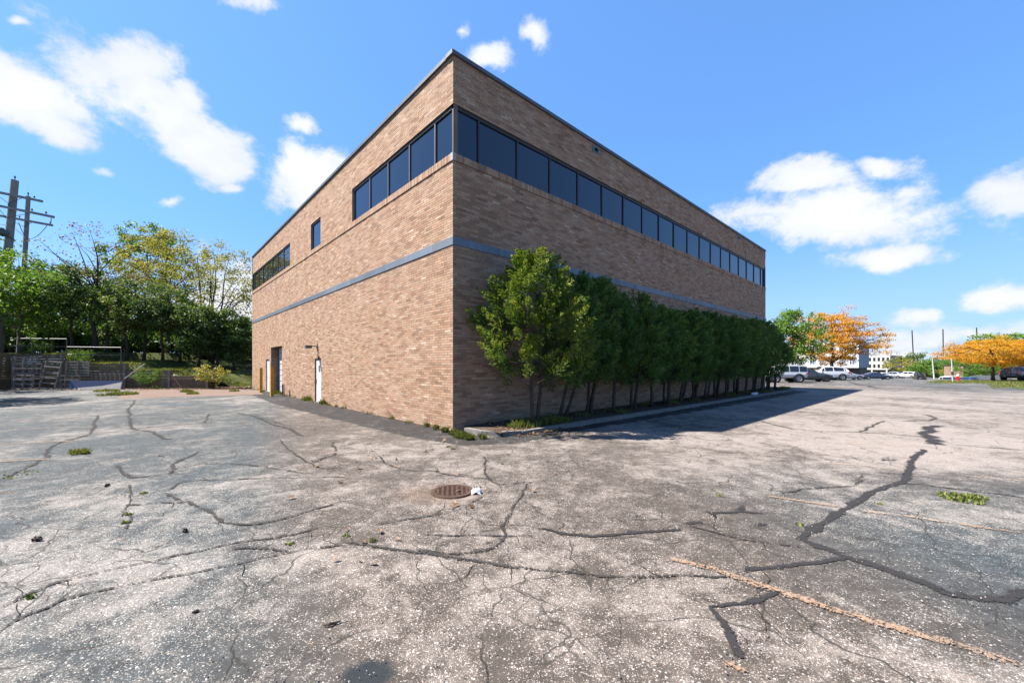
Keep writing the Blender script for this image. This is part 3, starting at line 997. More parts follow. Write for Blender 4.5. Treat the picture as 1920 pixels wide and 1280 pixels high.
for i, (a, b) in enumerate(segs):
    da = Vector((b[0] - a[0], b[1] - a[1]))
    L = da.length
    da.normalize()
    a2 = (a[0] + da.x * .004, a[1] + da.y * .004)
    b2 = (b[0] - da.x * .004, b[1] - da.y * .004)
    z = .115 + rnd.uniform(-.012, .008)
    MB().bar(loc2w(*a2, z / 2 - .01), loc2w(*b2, z / 2 - .01 + rnd.uniform(-.006, .006)), .155, z + .02).build('kerb_stone', CONC, kerb)


def sheet(name, pix, z, m, kind='structure', world=None):
    P = world or [G(x, y) for x, y in pix]
    o = MB().add([(p[0], p[1], z) for p in P], [tuple(range(len(P)))]).build(name, m, kind=kind)
    return o


def ragged(poly, amp, step, seed):
    r = random.Random(seed)
    out = []
    for i in range(len(poly)):
        a, b = Vector(poly[i]), Vector(poly[(i + 1) % len(poly)])
        n = max(1, int((b - a).length / step))
        for k in range(n):
            q = a.lerp(b, k / n)
            out.append(q + Vector((r.uniform(-amp, amp), r.uniform(-amp, amp), 0)))
    return out


ap = [loc2w(-.004, 0.0)[:2], loc2w(-.004, 27.0)[:2], loc2w(-.8, 26.5)[:2], loc2w(-1.35, 20)[:2], loc2w(-1.7, 12)[:2], loc2w(-1.5, 5)[:2], loc2w(-1.25, .2)[:2], loc2w(-.9, -1.6)[:2], loc2w(.1, -2.35)[:2], loc2w(1.9, -2.2)[:2], loc2w(2.2, -1.72)[:2], loc2w(.9, -1.7)[:2], loc2w(.2, -1.2)[:2], loc2w(.0, -.3)[:2]]
sheet('sealed_apron', None, .004, FRESH, world=ragged([(*p, 0) for p in ap], .06, .18, 3))
ap2 = [loc2w(2.2, -1.72)[:2], loc2w(27, -1.72)[:2], loc2w(27, -2.6)[:2], loc2w(14, -2.5)[:2], loc2w(2.2, -2.2)[:2]]
sheet('sealed_strip', None, .004, FRESH, world=ragged([(*p, 0) for p in ap2], .09, .25, 4))
pad = [G(215, 748), G(330, 744), G(430, 742), G(494, 739), G(487, 731), G(380, 729), G(250, 731)]
sheet('concrete_pad', None, .008, PADC, world=ragged(pad, .06, .5, 6))

# ------------------------------------------------------------------ crack sealer and painted lines
def conv(pts, ox, oy, s):
    return [(ox + x / s, oy + y / s) for x, y in pts]


def ribbon(name, pix, width, z, m, seed=0, jit=.35):
    """width in metres, constant on the ground, uneven along the way"""
    r = random.Random(seed)
    P = [G(*p) for p in pix]
    Q = []
    for a, b in zip(P, P[1:]):
        n = max(2, int((b - a).length / .10))
        n = min(n, 60)
        for k in range(n):
            Q.append(a.lerp(b, k / n))
    Q.append(P[-1])
    # small lateral wander
    off = 0
    C = []
    for i, q in enumerate(Q):
        d = (Q[min(i + 1, len(Q) - 1)] - Q[max(i - 1, 0)])
        d.normalize()
        nrm = Vector((-d.y, d.x, 0))
        off = off * .75 + r.uniform(-1, 1) * width * .22 * (jit / .35)
        wd = width * (1 + r.uniform(-jit, jit))
        C.append((q + nrm * off, nrm, wd))
    V, E, FQ = [], [], []
    for i, (q, nrm, wd) in enumerate(C):
        endf = 1.0 if 0 < i < len(C) - 1 else .45
        for s, ev in ((-1.0, 0.0), (-.4, 1.0), (.4, 1.0), (1.0, 0.0)):
            p = q + nrm * (s * wd * .6)
            V.append((p.x, p.y, z))
            E.append(ev * endf)
        if i:
            b = (i - 1) * 4
            for k in range(3):
                FQ.append((b + k, b + k + 1, b + k + 5, b + k + 4))
    o = link(bpy.data.objects.new(name, quads_mesh(name, V, FQ, m, {'edge': E})))
    return tag(o, kind='structure')


RI = lambda p: conv(p, 1280, 700, 2.206)
MI = lambda p: conv(p, 640, 780, 2.559)
LI = lambda p: conv(p, 0, 740, 2.370)
heavy = [
    (RI([(1000, 315), (945, 365), (925, 410), (900, 450), (850, 470), (800, 485), (770, 505), (720, 525), (690, 550), (640, 590), (590, 620), (545, 650), (480, 685), (560, 715), (640, 745), (690, 765), (800, 800), (900, 830), (1000, 860), (1100, 900), (1200, 920), (1300, 925), (1420, 897)]), .085),
    (RI([(1045, 215), (1025, 250), (1040, 272), (1005, 290)]), .22),
    (RI([(690, 765), (560, 785), (400, 800), (250, 815)]), .05),
    (RI([(390, 895), (380, 910), (300, 940), (200, 955), (115, 965), (150, 1000), (190, 1060), (215, 1120), (240, 1180)]), .045),
    (RI([(95, 570), (140, 600), (132, 576), (240, 572), (330, 580)]), .045),
    (RI([(5, 625), (85, 618)]), .05), (RI([(235, 570), (250, 545)]), .05), (RI([(310, 622), (350, 630)]), .08),
    (MI([(945, 540), (1000, 545), (1060, 560), (1200, 576), (1300, 572), (1450, 558), (1638, 550)]), .045),
]
light = [
    (MI([(1920, 775), (1638, 768), (1500, 777), (1350, 779), (1250, 775), (1100, 758), (950, 740), (800, 722), (650, 700), (500, 675), (350, 655), (250, 640), (100, 622), (0, 612)]), .05),
    (LI([(0, 945), (100, 895), (250, 835), (400, 800), (550, 765), (700, 735), (800, 710), (900, 690), (1000, 668), (1060, 655), (1200, 640), (1350, 610), (1420, 590)]), .045),
    (LI([(0, 1045), (100, 990), (200, 950), (260, 915), (400, 880), (600, 838), (750, 810), (900, 785), (1050, 755), (1200, 720), (1350, 690), (1517, 672)]), .04),
    (RI([(0, 625), (60, 640), (150, 665), (250, 690), (400, 710), (500, 720)]), .045),
    (MI([(940, 310), (890, 325), (870, 360), (850, 400), (825, 440), (800, 490), (775, 530), (785, 570), (765, 600), (720, 630), (650, 650), (560, 660), (450, 655), (350, 640)]), .05),
    (MI([(685, 195), (690, 215), (683, 250), (695, 290), (720, 315), (760, 330), (840, 325), (890, 318)]), .05),
    (MI([(180, 190), (210, 225), (270, 250), (340, 265), (420, 262), (560, 290), (700, 300)]), .05),
    (MI([(380, 570), (500, 575), (620, 572), (780, 575), (945, 570)]), .04),
    (RI([(300, 190), (370, 210), (450, 230), (560, 240), (720, 243), (850, 250), (1010, 264)]), .10), (RI([(830, 195), (780, 220), (735, 243)]), .12),
    (RI([(1040, 290), (1150, 297), (1300, 308), (1420, 318)]), .07), (RI([(1005, 170), (1042, 185), (1030, 195), (900, 197)]), .14),
    (RI([(395, 500), (500, 480), (600, 468), (700, 465), (750, 440), (800, 440)]), .05), (RI([(780, 408), (910, 416)]), .06),
    (RI([(920, 455), (1000, 460), (1100, 475), (1250, 495), (1420, 515)]), .06), (RI([(700, 445), (745, 420)]), .05), (RI([(830, 352), (822, 360), (900, 358)]), .08),
    (LI([(600, 25), (570, 65), (580, 150), (660, 165), (750, 200)]), .11), (LI([(605, 150), (740, 138), (830, 130), (910, 125), (925, 85)]), .09),
    (LI([(1060, 80), (1130, 95), (1200, 130), (1280, 150), (1340, 185)]), .12), (LI([(1130, 88), (1180, 110), (1290, 140)]), .06),
    (LI([(555, 490), (620, 487), (700, 480), (780, 482), (830, 475), (890, 505), (950, 545), (1000, 570), (1080, 580), (1150, 575), (1300, 540), (1400, 510), (1525, 475)]), .06),
    (LI([(720, 435), (790, 460), (830, 475)]), .06), (LI([(740, 430), (800, 390), (900, 380), (1050, 375), (1200, 372), (1340, 370), (1520, 365)]), .045),
    (LI([(530, 310), (545, 345), (580, 370), (680, 362), (760, 350), (785, 330), (770, 310), (870, 260), (890, 250)]), .08),
    (LI([(1240, 200), (1275, 240), (1320, 275), (1380, 305), (1430, 330), (1517, 325)]), .06), (LI([(1380, 305), (1430, 285), (1490, 270), (1480, 210)]), .08),
    (LI([(800, 325), (900, 308), (1000, 305), (1100, 310), (1250, 330), (1350, 352)]), .05),
    (LI([(430, 90), (420, 130), (400, 175), (300, 205), (215, 235), (205, 280), (110, 330), (0, 375)]), .09),
    (LI([(980, 690), (1100, 683), (1200, 690), (1270, 700)]), .05), (LI([(570, 400), (575, 470), (545, 520), (590, 545), (545, 610)]), .03),
    (RI([(680, 35), (760, 52), (800, 60)]), .4), (RI([(40, 265), (120, 278), (210, 275)]), .06), (MI([(150, 525), (240, 510), (330, 495), (430, 480), (560, 450), (660, 400), (720, 360)]), .035),
]
zc = .0075
for i, (p, wd) in enumerate(heavy):
    ribbon('crack_sealer', p, wd * 1.15, zc + i * .0001, TAR, 100 + i, .4)
for i, (p, wd) in enumerate(light):
    ribbon('crack_sealer', p, wd * .82, zc + .002 + i * .0001, TARF, 200 + i, .55)
# open hairline cracks that fork off the sealed ones
rc = random.Random(31)
hv, hq = [], []
for p, wd in heavy + light:
    L_ = [G(*q) for q in p]
    for a, b in zip(L_, L_[1:]):
        if a.y > 16: continue
        for _ in range(1 + int((b - a).length / .8)):
            if rc.random() < .35: continue
            q = a.lerp(b, rc.random())
            ang = math.atan2(b.y - a.y, b.x - a.x) + rc.choice((-1, 1)) * rc.uniform(.3, 1.3)
            w0 = rc.uniform(.0012, .0036)
            n = rc.randrange(5, 14)
            base = len(hv)
            for k in range(n + 1):
                ww = w0 * (1 - k / n) * rc.uniform(.4, 1.3) + .0008
                nx, ny = -math.sin(ang), math.cos(ang)
                hv += [(q.x + nx * ww, q.y + ny * ww, .0068), (q.x - nx * ww, q.y - ny * ww, .0068)]
                if k: hq.append((base + 2 * k - 2, base + 2 * k - 1, base + 2 * k + 1, base + 2 * k))
                ang += rc.gauss(0, .38)
                q = q + Vector((math.cos(ang), math.sin(ang), 0)) * rc.uniform(.03, .09)
o = link(bpy.data.objects.new('hairline_cracks', quads_mesh('hairline_cracks', hv, hq, mat('crack_dark', (.012, .010, .009), .95, .1))))
tag(o, kind='structure')
paint = [(RI([(-60, 762), (0, 780), (130, 812), (300, 870), (450, 920), (600, 970), (750, 1015), (900, 1060), (1100, 1115), (1420, 1217)]), .10, PAINT),
         (RI([(325, 505), (450, 522), (560, 540), (675, 555)]), .10, PAINT), (RI([(740, 570), (830, 580), (980, 600), (1130, 622)]), .10, PAINTF), (RI([(1130, 622), (1250, 640), (1420, 662)]), .10, PAINT),
         (RI([(610, 370), (750, 382), (910, 396)]), .12, PAINTF), (RI([(1170, 425), (1300, 436), (1420, 446)]), .12, PAINTF), (RI([(670, 288), (850, 295), (985, 303)]), .14, PAINTF),
         (LI([(190, 110), (330, 105), (410, 100)]), .12, PAINTF), (LI([(40, 155), (220, 148), (420, 142)]), .11, PAINTF), (LI([(-20, 222), (220, 210), (350, 205)]), .11, PAINT), (LI([(-20, 300), (110, 292), (240, 285)]), .10, PAINT), (LI([(-20, 443), (70, 434)]), .10, PAINT),
         (RI([(160, 1195), (210, 1212), (265, 1245)]), .07, PAINT)]
for i, (p, wd, m) in enumerate(paint):
    ribbon('painted_line', p, wd, .012 + i * .0001, m, 300 + i, .1)

# drain grate
dr = empty('drain_grate', G(848, 922), 0.15, 'round rusty slotted drain grate set in the cracked asphalt', 'drain')
MB().lathe([(.30, .004), (.29, .022), (.235, .024), (.232, .008)], 36).build('rim', RUST, dr)
MB().lathe([(.0, .005), (.236, .0055)], 30).build('pit', BLACK, dr)
for k in range(-4, 5):
    y = k * .05
    hw = math.sqrt(max(.232 ** 2 - y * y, 0))
    MB().box((-hw, y - .011, .008), (hw, y + .011, .0225)).build('bar', RUST, dr)
for k in range(-3, 4):
    x = k * .066
    hw = math.sqrt(max(.232 ** 2 - x * x, 0))
    MB().box((x - .014, -hw, .0075), (x + .014, hw, .0215)).build('cross_bar', RUST, dr)


def crumple(name, loc, sx, sy, sz, m, seed, label, cat):
    r = random.Random(seed)
    mb = MB()
    n = 7
    vs, fs = [], []
    for i in range(n):
        for j in range(n):
            x, y = (i / (n - 1) - .5), (j / (n - 1) - .5)
            h = max(0, 1 - 2.6 * (x * x + y * y)) * r.uniform(.45, 1.0)
            vs.append(((x + r.uniform(-.06, .06)) * sx, (y + r.uniform(-.06, .06)) * sy, .004 + h * sz))
    for i in range(n - 1):
        for j in range(n - 1):
            fs.append((i * n + j, (i + 1) * n + j, (i + 1) * n + j + 1, i * n + j + 1))
    mb.add(vs, fs)
    o = mb.build(name, m)
    o.location = loc
    return tag(o, label, cat)


crumple('crumpled_paper', G(893, 925), .14, .11, .11, PAPER, 5, 'crumpled white paper lying beside the drain grate', 'litter')
tag(MB().tube([G(607, 1171, .012), G(618, 1169, .02), G(628, 1167, .012), G(639, 1163, .014)], [.006, .010, .009, .005], 6).build('stick', BARKD), 'dark broken stick on the asphalt in the foreground', 'stick')


def cone(loc, s, lab, seed):
    r = random.Random(seed)
    mb = MB()
    mb.tube([(-s, 0, s * .45), (-s * .3, 0, s * .5), (s * .5, 0, s * .5), (s, 0, s * .45)], [s * .2, s * .38, s * .38, s * .12], 7)
    for k in range(34):
        t = r.uniform(-.9, .8)
        a = r.uniform(0, 6.28)
        rr = s * .55 * (1 - abs(t) * .45)
        c = Vector((t * s, math.cos(a) * rr * .8, s * .5 + math.sin(a) * rr * .8))
        d = Vector((.5, math.cos(a), math.sin(a))).normalized() * s * .28
        e = Vector((0, -math.sin(a), math.cos(a))) * s * .2
        mb.add([c - e, c + e, c + d + e * .5, c + d - e * .5], [(0, 1, 2, 3)])
    o = mb.build('pine_cone', BARKD)
    o.location = loc
    o.rotation_euler = (0, 0, r.uniform(0, 6))
    tag(o, lab, 'pine cone', 'pine cones on the asphalt')


cone(G(70, 1014), .045, 'reddish open pine cone nearest the left edge of the lot', 1)
cone(G(347, 997), .035, 'small dark pine cone right of the other one, below a tar seam', 2)
cone(G(367, 1148), .022, 'tiny dark pine cone alone on bare speckled asphalt', 3)
cone(G(201, 912), .04, 'dark pine cone on pale worn asphalt beyond the others', 4)


# ------------------------------------------------------------------ leaves and trees
def leaf_quads(C, T, N, ln, wd):
    """rhombic leaves: C centres, T long direction, N normal"""
    T = T / np.linalg.norm(T, axis=1, keepdims=True)
    B = np.cross(N, T)
    B = B / (np.linalg.norm(B, axis=1, keepdims=True) + 1e-9)
    Nn = np.cross(T, B)
    ln = ln[:, None]
    wd = wd[:, None]
    V = np.stack([C - T * ln * .5, C + B * wd * .5 + Nn * wd * .12, C + T * ln * .5, C - B * wd * .5 + Nn * wd * .12], 1)
    return V.reshape(-1, 3)


def crown_mesh(name, V, rv, m):
    n = len(V) // 4
    return quads_mesh(name, V, np.arange(n * 4).reshape(n, 4), m, {'rnd': np.repeat(rv, 4)})


def unit(g, n):
    v = g.normal(size=(n, 3))
    return v / np.linalg.norm(v, axis=1, keepdims=True)


def clump_leaves(g, centres, radii, per, lsize, flat, up, aspect=.55, shell=.5):
    """leaves thrown about each clump centre"""
    n = len(centres)
    idx = np.repeat(np.arange(n), per)
    d = unit(g, len(idx))
    rr = g.uniform(0, 1, len(idx)) ** shell
    off = d * rr[:, None] * radii[idx][:, None]
    off[:, 2] *= flat
    C = centres[idx] + off
    N = unit(g, len(idx)) * (1 - up) + np.array([0, 0, 1.0]) * up + d * .35
    T = unit(g, len(idx))
    T[:, 2] -= .25
    s = lsize * g.uniform(.65, 1.3, len(idx))
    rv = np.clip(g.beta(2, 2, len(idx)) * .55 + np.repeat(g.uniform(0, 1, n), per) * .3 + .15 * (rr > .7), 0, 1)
    return leaf_quads(C, T, N, s, s * aspect), rv


def broadleaf(seed, H, R, z0, clumps, per, lsize, crad, flat=.7, up=.35, trunk_r=.16, stems=1, limbs=8, spread=1.0, twig=True, wood_sides=6, top_bias=0.0, layer=0, shape=1.0):
    """trunk with limbs, and leaf clumps at the limb ends. Returns (wood MB, V, rnd)"""
    g = np.random.default_rng(seed)
    r = random.Random(seed)
    hc, zc_ = (H - z0) / 2, (H + z0) / 2
    P = []
    lob = g.uniform(0, 6.28, 4)
    while len(P) < clumps:
        p = g.uniform(-1, 1, 3)
        q = np.linalg.norm(p)
        if q > 1: continue
        if q < .45 and g.uniform() < .65: continue
        a = math.atan2(p[1], p[0])
        k = 1 + .16 * math.sin(2 * a + lob[0]) + .12 * math.sin(3 * a + lob[1]) + .14 * math.sin(4 * p[2] + lob[2])
        z = zc_ + p[2] * hc * (1 + .06 * math.sin(3 * a + lob[3]))
        if layer:
            z = round(z / layer) * layer + g.normal() * layer * .12
        P.append((p[0] * R * k * spread, p[1] * R * k, z))
    P = np.array(P)
    wood = MB()
    ends = []
    for s in range(stems):
        a = 6.28 * s / max(1, stems) + r.uniform(-.4, .4)
        lean = .0 if stems == 1 else .30
        base = Vector((math.cos(a) * .12 * (stems > 1), math.sin(a) * .12 * (stems > 1), 0))
        tops = Vector((math.cos(a) * R * lean + r.uniform(-.2, .2), math.sin(a) * R * lean + r.uniform(-.2, .2), H * .86))
        pts = []
        for k in range(8):
            t = k / 7
            q = base.lerp(tops, t) + Vector((r.uniform(-1, 1), r.uniform(-1, 1), 0)) * R * .035 * (k > 0)
            pts.append(q)
        wood.tube(pts, [trunk_r * (1.25 if k == 0 else 1) * (1 - .85 * k / 7) / math.sqrt(stems) for k in range(8)], wood_sides + 2)
        ends += [(pts[k], trunk_r * (1 - .8 * k / 7) / math.sqrt(stems)) for k in range(2, 8) if pts[k].z > z0 * .75]
    if not ends: ends = [(pts[-1], .02)]
    nodes = list(ends)
    order = sorted(range(len(P)), key=lambda i: P[i][0] ** 2 + P[i][1] ** 2)
    for i in range(limbs):
        q = Vector(P[order[-1 - (i * 3) % max(1, len(P) // 2)]])
        cand = [e_ for e_ in ends if e_[0].z < q.z + .2] or ends
        b, br = r.choice(cand)
        mid = b.lerp(q, .5) + Vector((0, 0, (q - b).length * .10))
        br = max(.015, br * .55)
        wood.tube([b, b.lerp(mid, .55), mid, mid.lerp(q, .5) + Vector((0, 0, .05)), q], [br, br * .85, br * .65, br * .4, br * .18], wood_sides, False)
        nodes += [(b.lerp(mid, .6), br * .7), (mid, br * .6), (mid.lerp(q, .5), br * .4), (q, br * .2)]
    if twig:
        for p in P:
            q = Vector(p)
            b, br = min(nodes, key=lambda e_: (e_[0] - q).length + (2.0 if e_[0].z > q.z + .4 else 0))
            if (b - q).length < .15: continue
            br = max(.007, min(br * .6, .03))
            m_ = b.lerp(q, .55) + Vector((r.uniform(-.1, .1), r.uniform(-.1, .1), .08)) * min(1.5, (q - b).length)
            wood.tube([b, m_, q], [br, br * .7, br * .3], 4, False)
            nodes.append((m_, br * .6))
    radii = crad * g.uniform(.7, 1.35, len(P))
    V, rv = clump_leaves(g, P, radii, per, lsize, flat, up)
    return wood, V, rv


LIB = {}


def tree_lib(key, m, bark, *a, **k):
    if key not in LIB:
        wood, V, rv = broadleaf(*a, **k)
        LIB[key] = (wood.mesh('trunk', bark, True), crown_mesh('crown', V, rv, m))
    return LIB[key]


def plant_tree(name, key, loc, rz, scale, label, cat, group=None):
    r = empty(name, loc, rz, label, cat, group)
    sc_ = scale if hasattr(scale, '__len__') else (scale,) * 3
    r.scale = sc_
    tm, cm = LIB[key]
    link(bpy.data.objects.new('trunk', tm), r)
    link(bpy.data.objects.new('crown', cm), r)
    return r


# -- evergreens along the shaded wall
def arborvitae(seed, H, R, z0, plumes, per, ls, stems, lean=0.0, ys=.8, m=None):
    g = np.random.default_rng(seed)
    r = random.Random(seed)
    V, rvs = [], []
    C0 = []
    for i in range(plumes):
        t = g.uniform(0, 1) ** .85
        z = z0 + (H - z0) * t
        prof = (0.62 + .38 * math.sin(min(1, t / .38) * math.pi / 2)) * (1 - max(0, (t - .42) / .58) ** 1.7 * .82)
        a = g.uniform(0, 6.283)
        lump = 1 + .14 * math.sin(3 * a + 2.2 * t * 3 + seed) + .1 * math.sin(5 * a - 7 * t)
        rr = R * prof * lump * (g.uniform(.55, 1.0) ** .5)
        C0.append((math.cos(a) * rr + lean * (z / H) * .9, math.sin(a) * rr * ys, z, a))
    C0 = np.array(C0)
    idx = np.repeat(np.arange(plumes), per)
    n = len(idx)
    a = C0[idx, 3]
    outd = np.stack([np.cos(a), np.sin(a) * ys, np.full(n, .75)], 1)
    outd /= np.linalg.norm(outd, axis=1, keepdims=True)
    s = g.uniform(-.35, 1, n)
    side = unit(g, n)
    side -= outd * (side * outd).sum(1, keepdims=True)
    side /= np.linalg.norm(side, axis=1, keepdims=True) + 1e-9
    wid = .155 * (1.05 - np.clip(s, 0, 1)) + .02
    C = C0[idx, :3] + outd * (s * .34)[:, None] + side * (wid * g.uniform(.2, 1, n))[:, None]
    T = outd * .9 + side * .75 + unit(g, n) * .35
    T[:, 2] += .15 - .5 * g.uniform(0, 1, n)
    N = np.cross(T, unit(g, n))
    l = ls * g.uniform(.6, 1.35, n)
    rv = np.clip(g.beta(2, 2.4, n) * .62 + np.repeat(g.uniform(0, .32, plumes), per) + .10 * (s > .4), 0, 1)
    V = leaf_quads(C, T, N, l, l * .33)
    wood = MB()
    for k in range(stems):
        aa = 6.28 * k / stems + .4
        x0, y0 = math.cos(aa) * .12, math.sin(aa) * .06
        dx, dy = math.cos(aa) * R * .28 + lean * 2.2, math.sin(aa) * R * .15
        pts = [(x0 + dx * t_ + r.uniform(-.03, .03), y0 + dy * t_ + r.uniform(-.02, .02), H * .85 * t_) for t_ in (0, .12, .26, .45, .7, 1)]
        wood.tube(pts, [.072, .052, .045, .035, .025, .01], 8)
        for q in range(9):
            tz = r.uniform(.2, .5)
            i0 = 2
            b = Vector(pts[i0]).lerp(Vector(pts[i0 + 1]), r.uniform(0, 1))
            an = r.uniform(0, 6.28)
            e_ = b + Vector((math.cos(an) * R * .6, math.sin(an) * R * .45, r.uniform(.15, .5)))
            wood.tube([b, b.lerp(e_, .5) + Vector((0, 0, .02)), e_], [.018, .012, .005], 4, False)
    return wood.mesh('trunk', BARKD, True), crown_mesh('crown', V, rv, m or ARBL)


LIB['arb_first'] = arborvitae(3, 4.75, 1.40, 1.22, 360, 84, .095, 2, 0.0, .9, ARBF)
for k in range(6):
    LIB['arb%d' % k] = arborvitae(20 + k, 4.5, (1.05, .95, 1.12, 1.0, .9, 1.1)[k], (1.05, 1.2, .95, 1.3, 1.1, 1.0)[k], 270, 54, .105, 2 if k % 2 else 3, .10 + .09 * k, .95)
AU = [1.8, 3.35, 4.7, 6.1, 7.45, 8.8, 10.1, 11.4, 12.75, 14.1, 15.4, 16.8, 18.3, 19.8, 21.3, 22.8, 24.2, 25.7]
AH = [.965, .97, 1.0, .92, .94, .88, .86, .90, .86, .92, .88, .93, .90, .96, .92, .97, .93, .82]
words = ['', 'second', 'third', 'fourth', 'fifth', 'sixth', 'seventh', 'eighth', 'ninth', 'tenth', 'eleventh', 'twelfth', 'thirteenth', 'fourteenth', 'fifteenth', 'sixteenth', 'seventeenth']
for i, (u, hs) in enumerate(zip(AU, AH)):
    v = -1.30 if i == 0 else -.92
    lab = ('tall sunlit yellow green arborvitae nearest the building corner' if i == 0 else
           'last rounded arborvitae at the far end of the row, leaning over the kerb' if i == len(AU) - 1 else
           f'dark green shaded arborvitae, {words[i]} in the row counted from the building corner')
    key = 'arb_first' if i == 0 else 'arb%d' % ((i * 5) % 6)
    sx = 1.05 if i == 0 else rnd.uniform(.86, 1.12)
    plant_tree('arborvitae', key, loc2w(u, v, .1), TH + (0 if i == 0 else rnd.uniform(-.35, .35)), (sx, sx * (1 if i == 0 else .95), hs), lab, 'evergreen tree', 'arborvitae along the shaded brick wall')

# -- library of the other trees
tree_lib('maple_a', MAPLE, BARK, 41, 10.5, 4.2, 2.2, 150, 80, .24, .75, .75, .4, .20, limbs=12)
tree_lib('maple_b', MAPLE, BARK, 42, 9.5, 4.0, 1.6, 130, 80, .26, .75, .75, .4, .20, limbs=12)
tree_lib('dark_a', DKGREEN, BARKD, 43, 8.5, 2.5, 2.9, 80, 60, .24, .62, .8, .3, .14, limbs=9)
tree_lib('dark_b', MIDGREEN, BARKD, 44, 7.4, 2.2, 2.6, 64, 56, .23, .60, .8, .3, .13, limbs=9)
tree_lib('dark_c', DKGREEN, BARKD, 45, 6.0, 2.0, 0.9, 80, 66, .22, .55, .8, .3, .11, limbs=8)
tree_lib('sparse', BROWNL, BARKD, 46, 13.0, 4.2, 6.0, 90, 10, .20, .55, .8, .3, .20, limbs=16)
tree_lib('yellow_a', YGREEN, BARK, 47, 13.0, 4.1, 4.0, 170, 55, .21, .7, .7, .35, .20, limbs=14)
tree_lib('yellow_b', YGREEN, BARKD, 48, 12.5, 4.6, 3.6, 170, 42, .20, .7, .7, .35, .26, stems=4, limbs=18)
tree_lib('tall_green', MAPLE, BARK, 49, 16.0, 3.4, 8.0, 90, 70, .30, .75, .75, .4, .22, limbs=9)
tree_lib('locust_a', LOCUST, BARKD, 50, 8.8, 5.4, 1.9, 270, 80, .20, .85, .46, .65, .26, limbs=18, layer=.7)
tree_lib('locust_b', LOCUST, BARKD, 51, 4.9, 4.7, 1.75, 190, 90, .16, .75, .42, .65, .20, limbs=14, layer=.45)
tree_lib('round_green', MAPLE, BARK, 52, 10.8, 4.1, 2.0, 130, 70, .34, .9, .8, .45, .22, limbs=10)
tree_lib('bush', MAPLE, BARK, 53, 3.0, 2.2, 0.2, 60, 50, .26, .55, .8, .4, .07, stems=3, limbs=5)
tree_lib('far_tree', DKGREEN, BARK, 54, 8.0, 4.2, 0.8, 60, 40, .55, 1.2, .8, .45, .22, limbs=5)
tree_lib('far_gold', YGREEN, BARK, 55, 7.0, 3.4, 1.4, 55, 40, .42, .95, .6, .45, .18, limbs=6)
tree_lib('under', DKGREEN, BARKD, 58, 3.4, 2.9, -.3, 90, 60, .26, .6, .8, .35, .06, stems=3, limbs=5)
tree_lib('sapling', YGREEN, BARKD, 56, 1.9, 1.0, .35, 60, 18, .13, .24, .8, .4, .022, stems=4, limbs=9)
tree_lib('creeper', MAPLE, BARKD, 57, 1.3, .9, .05, 60, 26, .085, .22, .8, .3, .015, stems=3, limbs=6)

# ------------------------------------------------------------------ bank, retaining wall and what stands by it
def bank_z(X, Y):
    t = np.interp(X, [-60, -34.4, -34.0, -29.6, -29.2, -26.2, -25.8, -23.2, -21.5, -12], [2.62, 2.58, 1.86, 1.84, 1.36, 1.34, .93, .90, .12, .05])
    up = sstep(30.4, 36, Y) * np.interp(X, [-40, -25, -18], [.3, .4, .3]) + np.maximum(Y - 36, 0) * .02
    return t + up


grid_sheet('grass_bank', np.concatenate([[-90, -70, -60, -50], np.arange(-46, -10, .5)]), np.concatenate([np.arange(30.55, 40, .6), [44, 50, 60, 80]]), bank_z, LAWN)
segs = [(-38.6, -34.2, 2.62), (-34.2, -29.4, 1.90), (-29.4, -26.0, 1.40), (-26.0, -23.1, .96)]
labs = ['tallest weathered timber retaining wall step behind the pallets', 'second timber retaining wall step below the long pipe railing', 'third timber retaining wall step with creeper hanging over it', 'lowest timber retaining wall step beside the sapling']
for (x0, x1, top), lab in zip(segs, labs):
    rw = empty('timber_wall', (x0, 30.45, 0), 0, lab, 'retaining wall', 'stepped timber retaining walls')
    n = int(round(top / .19))
    h = top / n
    for k in range(n):
        d = rnd.uniform(-.02, .02)
        MB().box((.0 + .005, -.1 + d, k * h + .006), (x1 - x0 - .005, .12 + d, (k + 1) * h - .006)).build('timber', OLDWOOD, rw)
    for xx in (x1 - x0 - .09,):
        MB().box((xx - .08, -.18, 0), (xx + .08, -.125, top + .03)).build('post', GREYWOOD, rw)
rw = empty('timber_wall', (-38.3, 27.2, 0), 0, 'timber side wall running towards the lot at the left of the pallets', 'retaining wall', 'stepped timber retaining walls')
for k in range(14):
    d = rnd.uniform(-.02, .02)
    MB().box((-.15 + d, 0, k * .19 + .006), (.15 + d, 3.1, (k + 1) * .19 - .006)).build('timber', OLDWOOD, rw)


def pallet(loc, wd, ht, ns, nstr, tilt, rz, label, roll=0.0, deck_both=True):
    r = empty('pallet', loc, rz, label, 'pallet', 'wooden pallets leaning on the timber wall')
    r.rotation_euler = (tilt, roll, rz)
    for k in range(nstr):
        x = -wd / 2 + .02 + (wd - .04) * k / (nstr - 1)
        MB().box((x - .02, -.05, 0), (x + .02, .05, ht)).build('stringer', GREYWOOD, r)
    for k in range(ns):
        z = .05 + (ht - .1) * k / (ns - 1)
        sw = .05 if k not in (0, ns - 1) else .055
        dx = rnd.uniform(-.01, .01)
        MB().box((-wd / 2 + dx, .05, z - sw), (wd / 2 + dx, .07, z + sw)).build('slat', GREYWOOD, r)
        if deck_both and k % 2 == 0:
            MB().box((-wd / 2 + dx, -.07, z - sw), (wd / 2 + dx, -.05, z + sw)).build('slat', GREYWOOD, r)
    return r


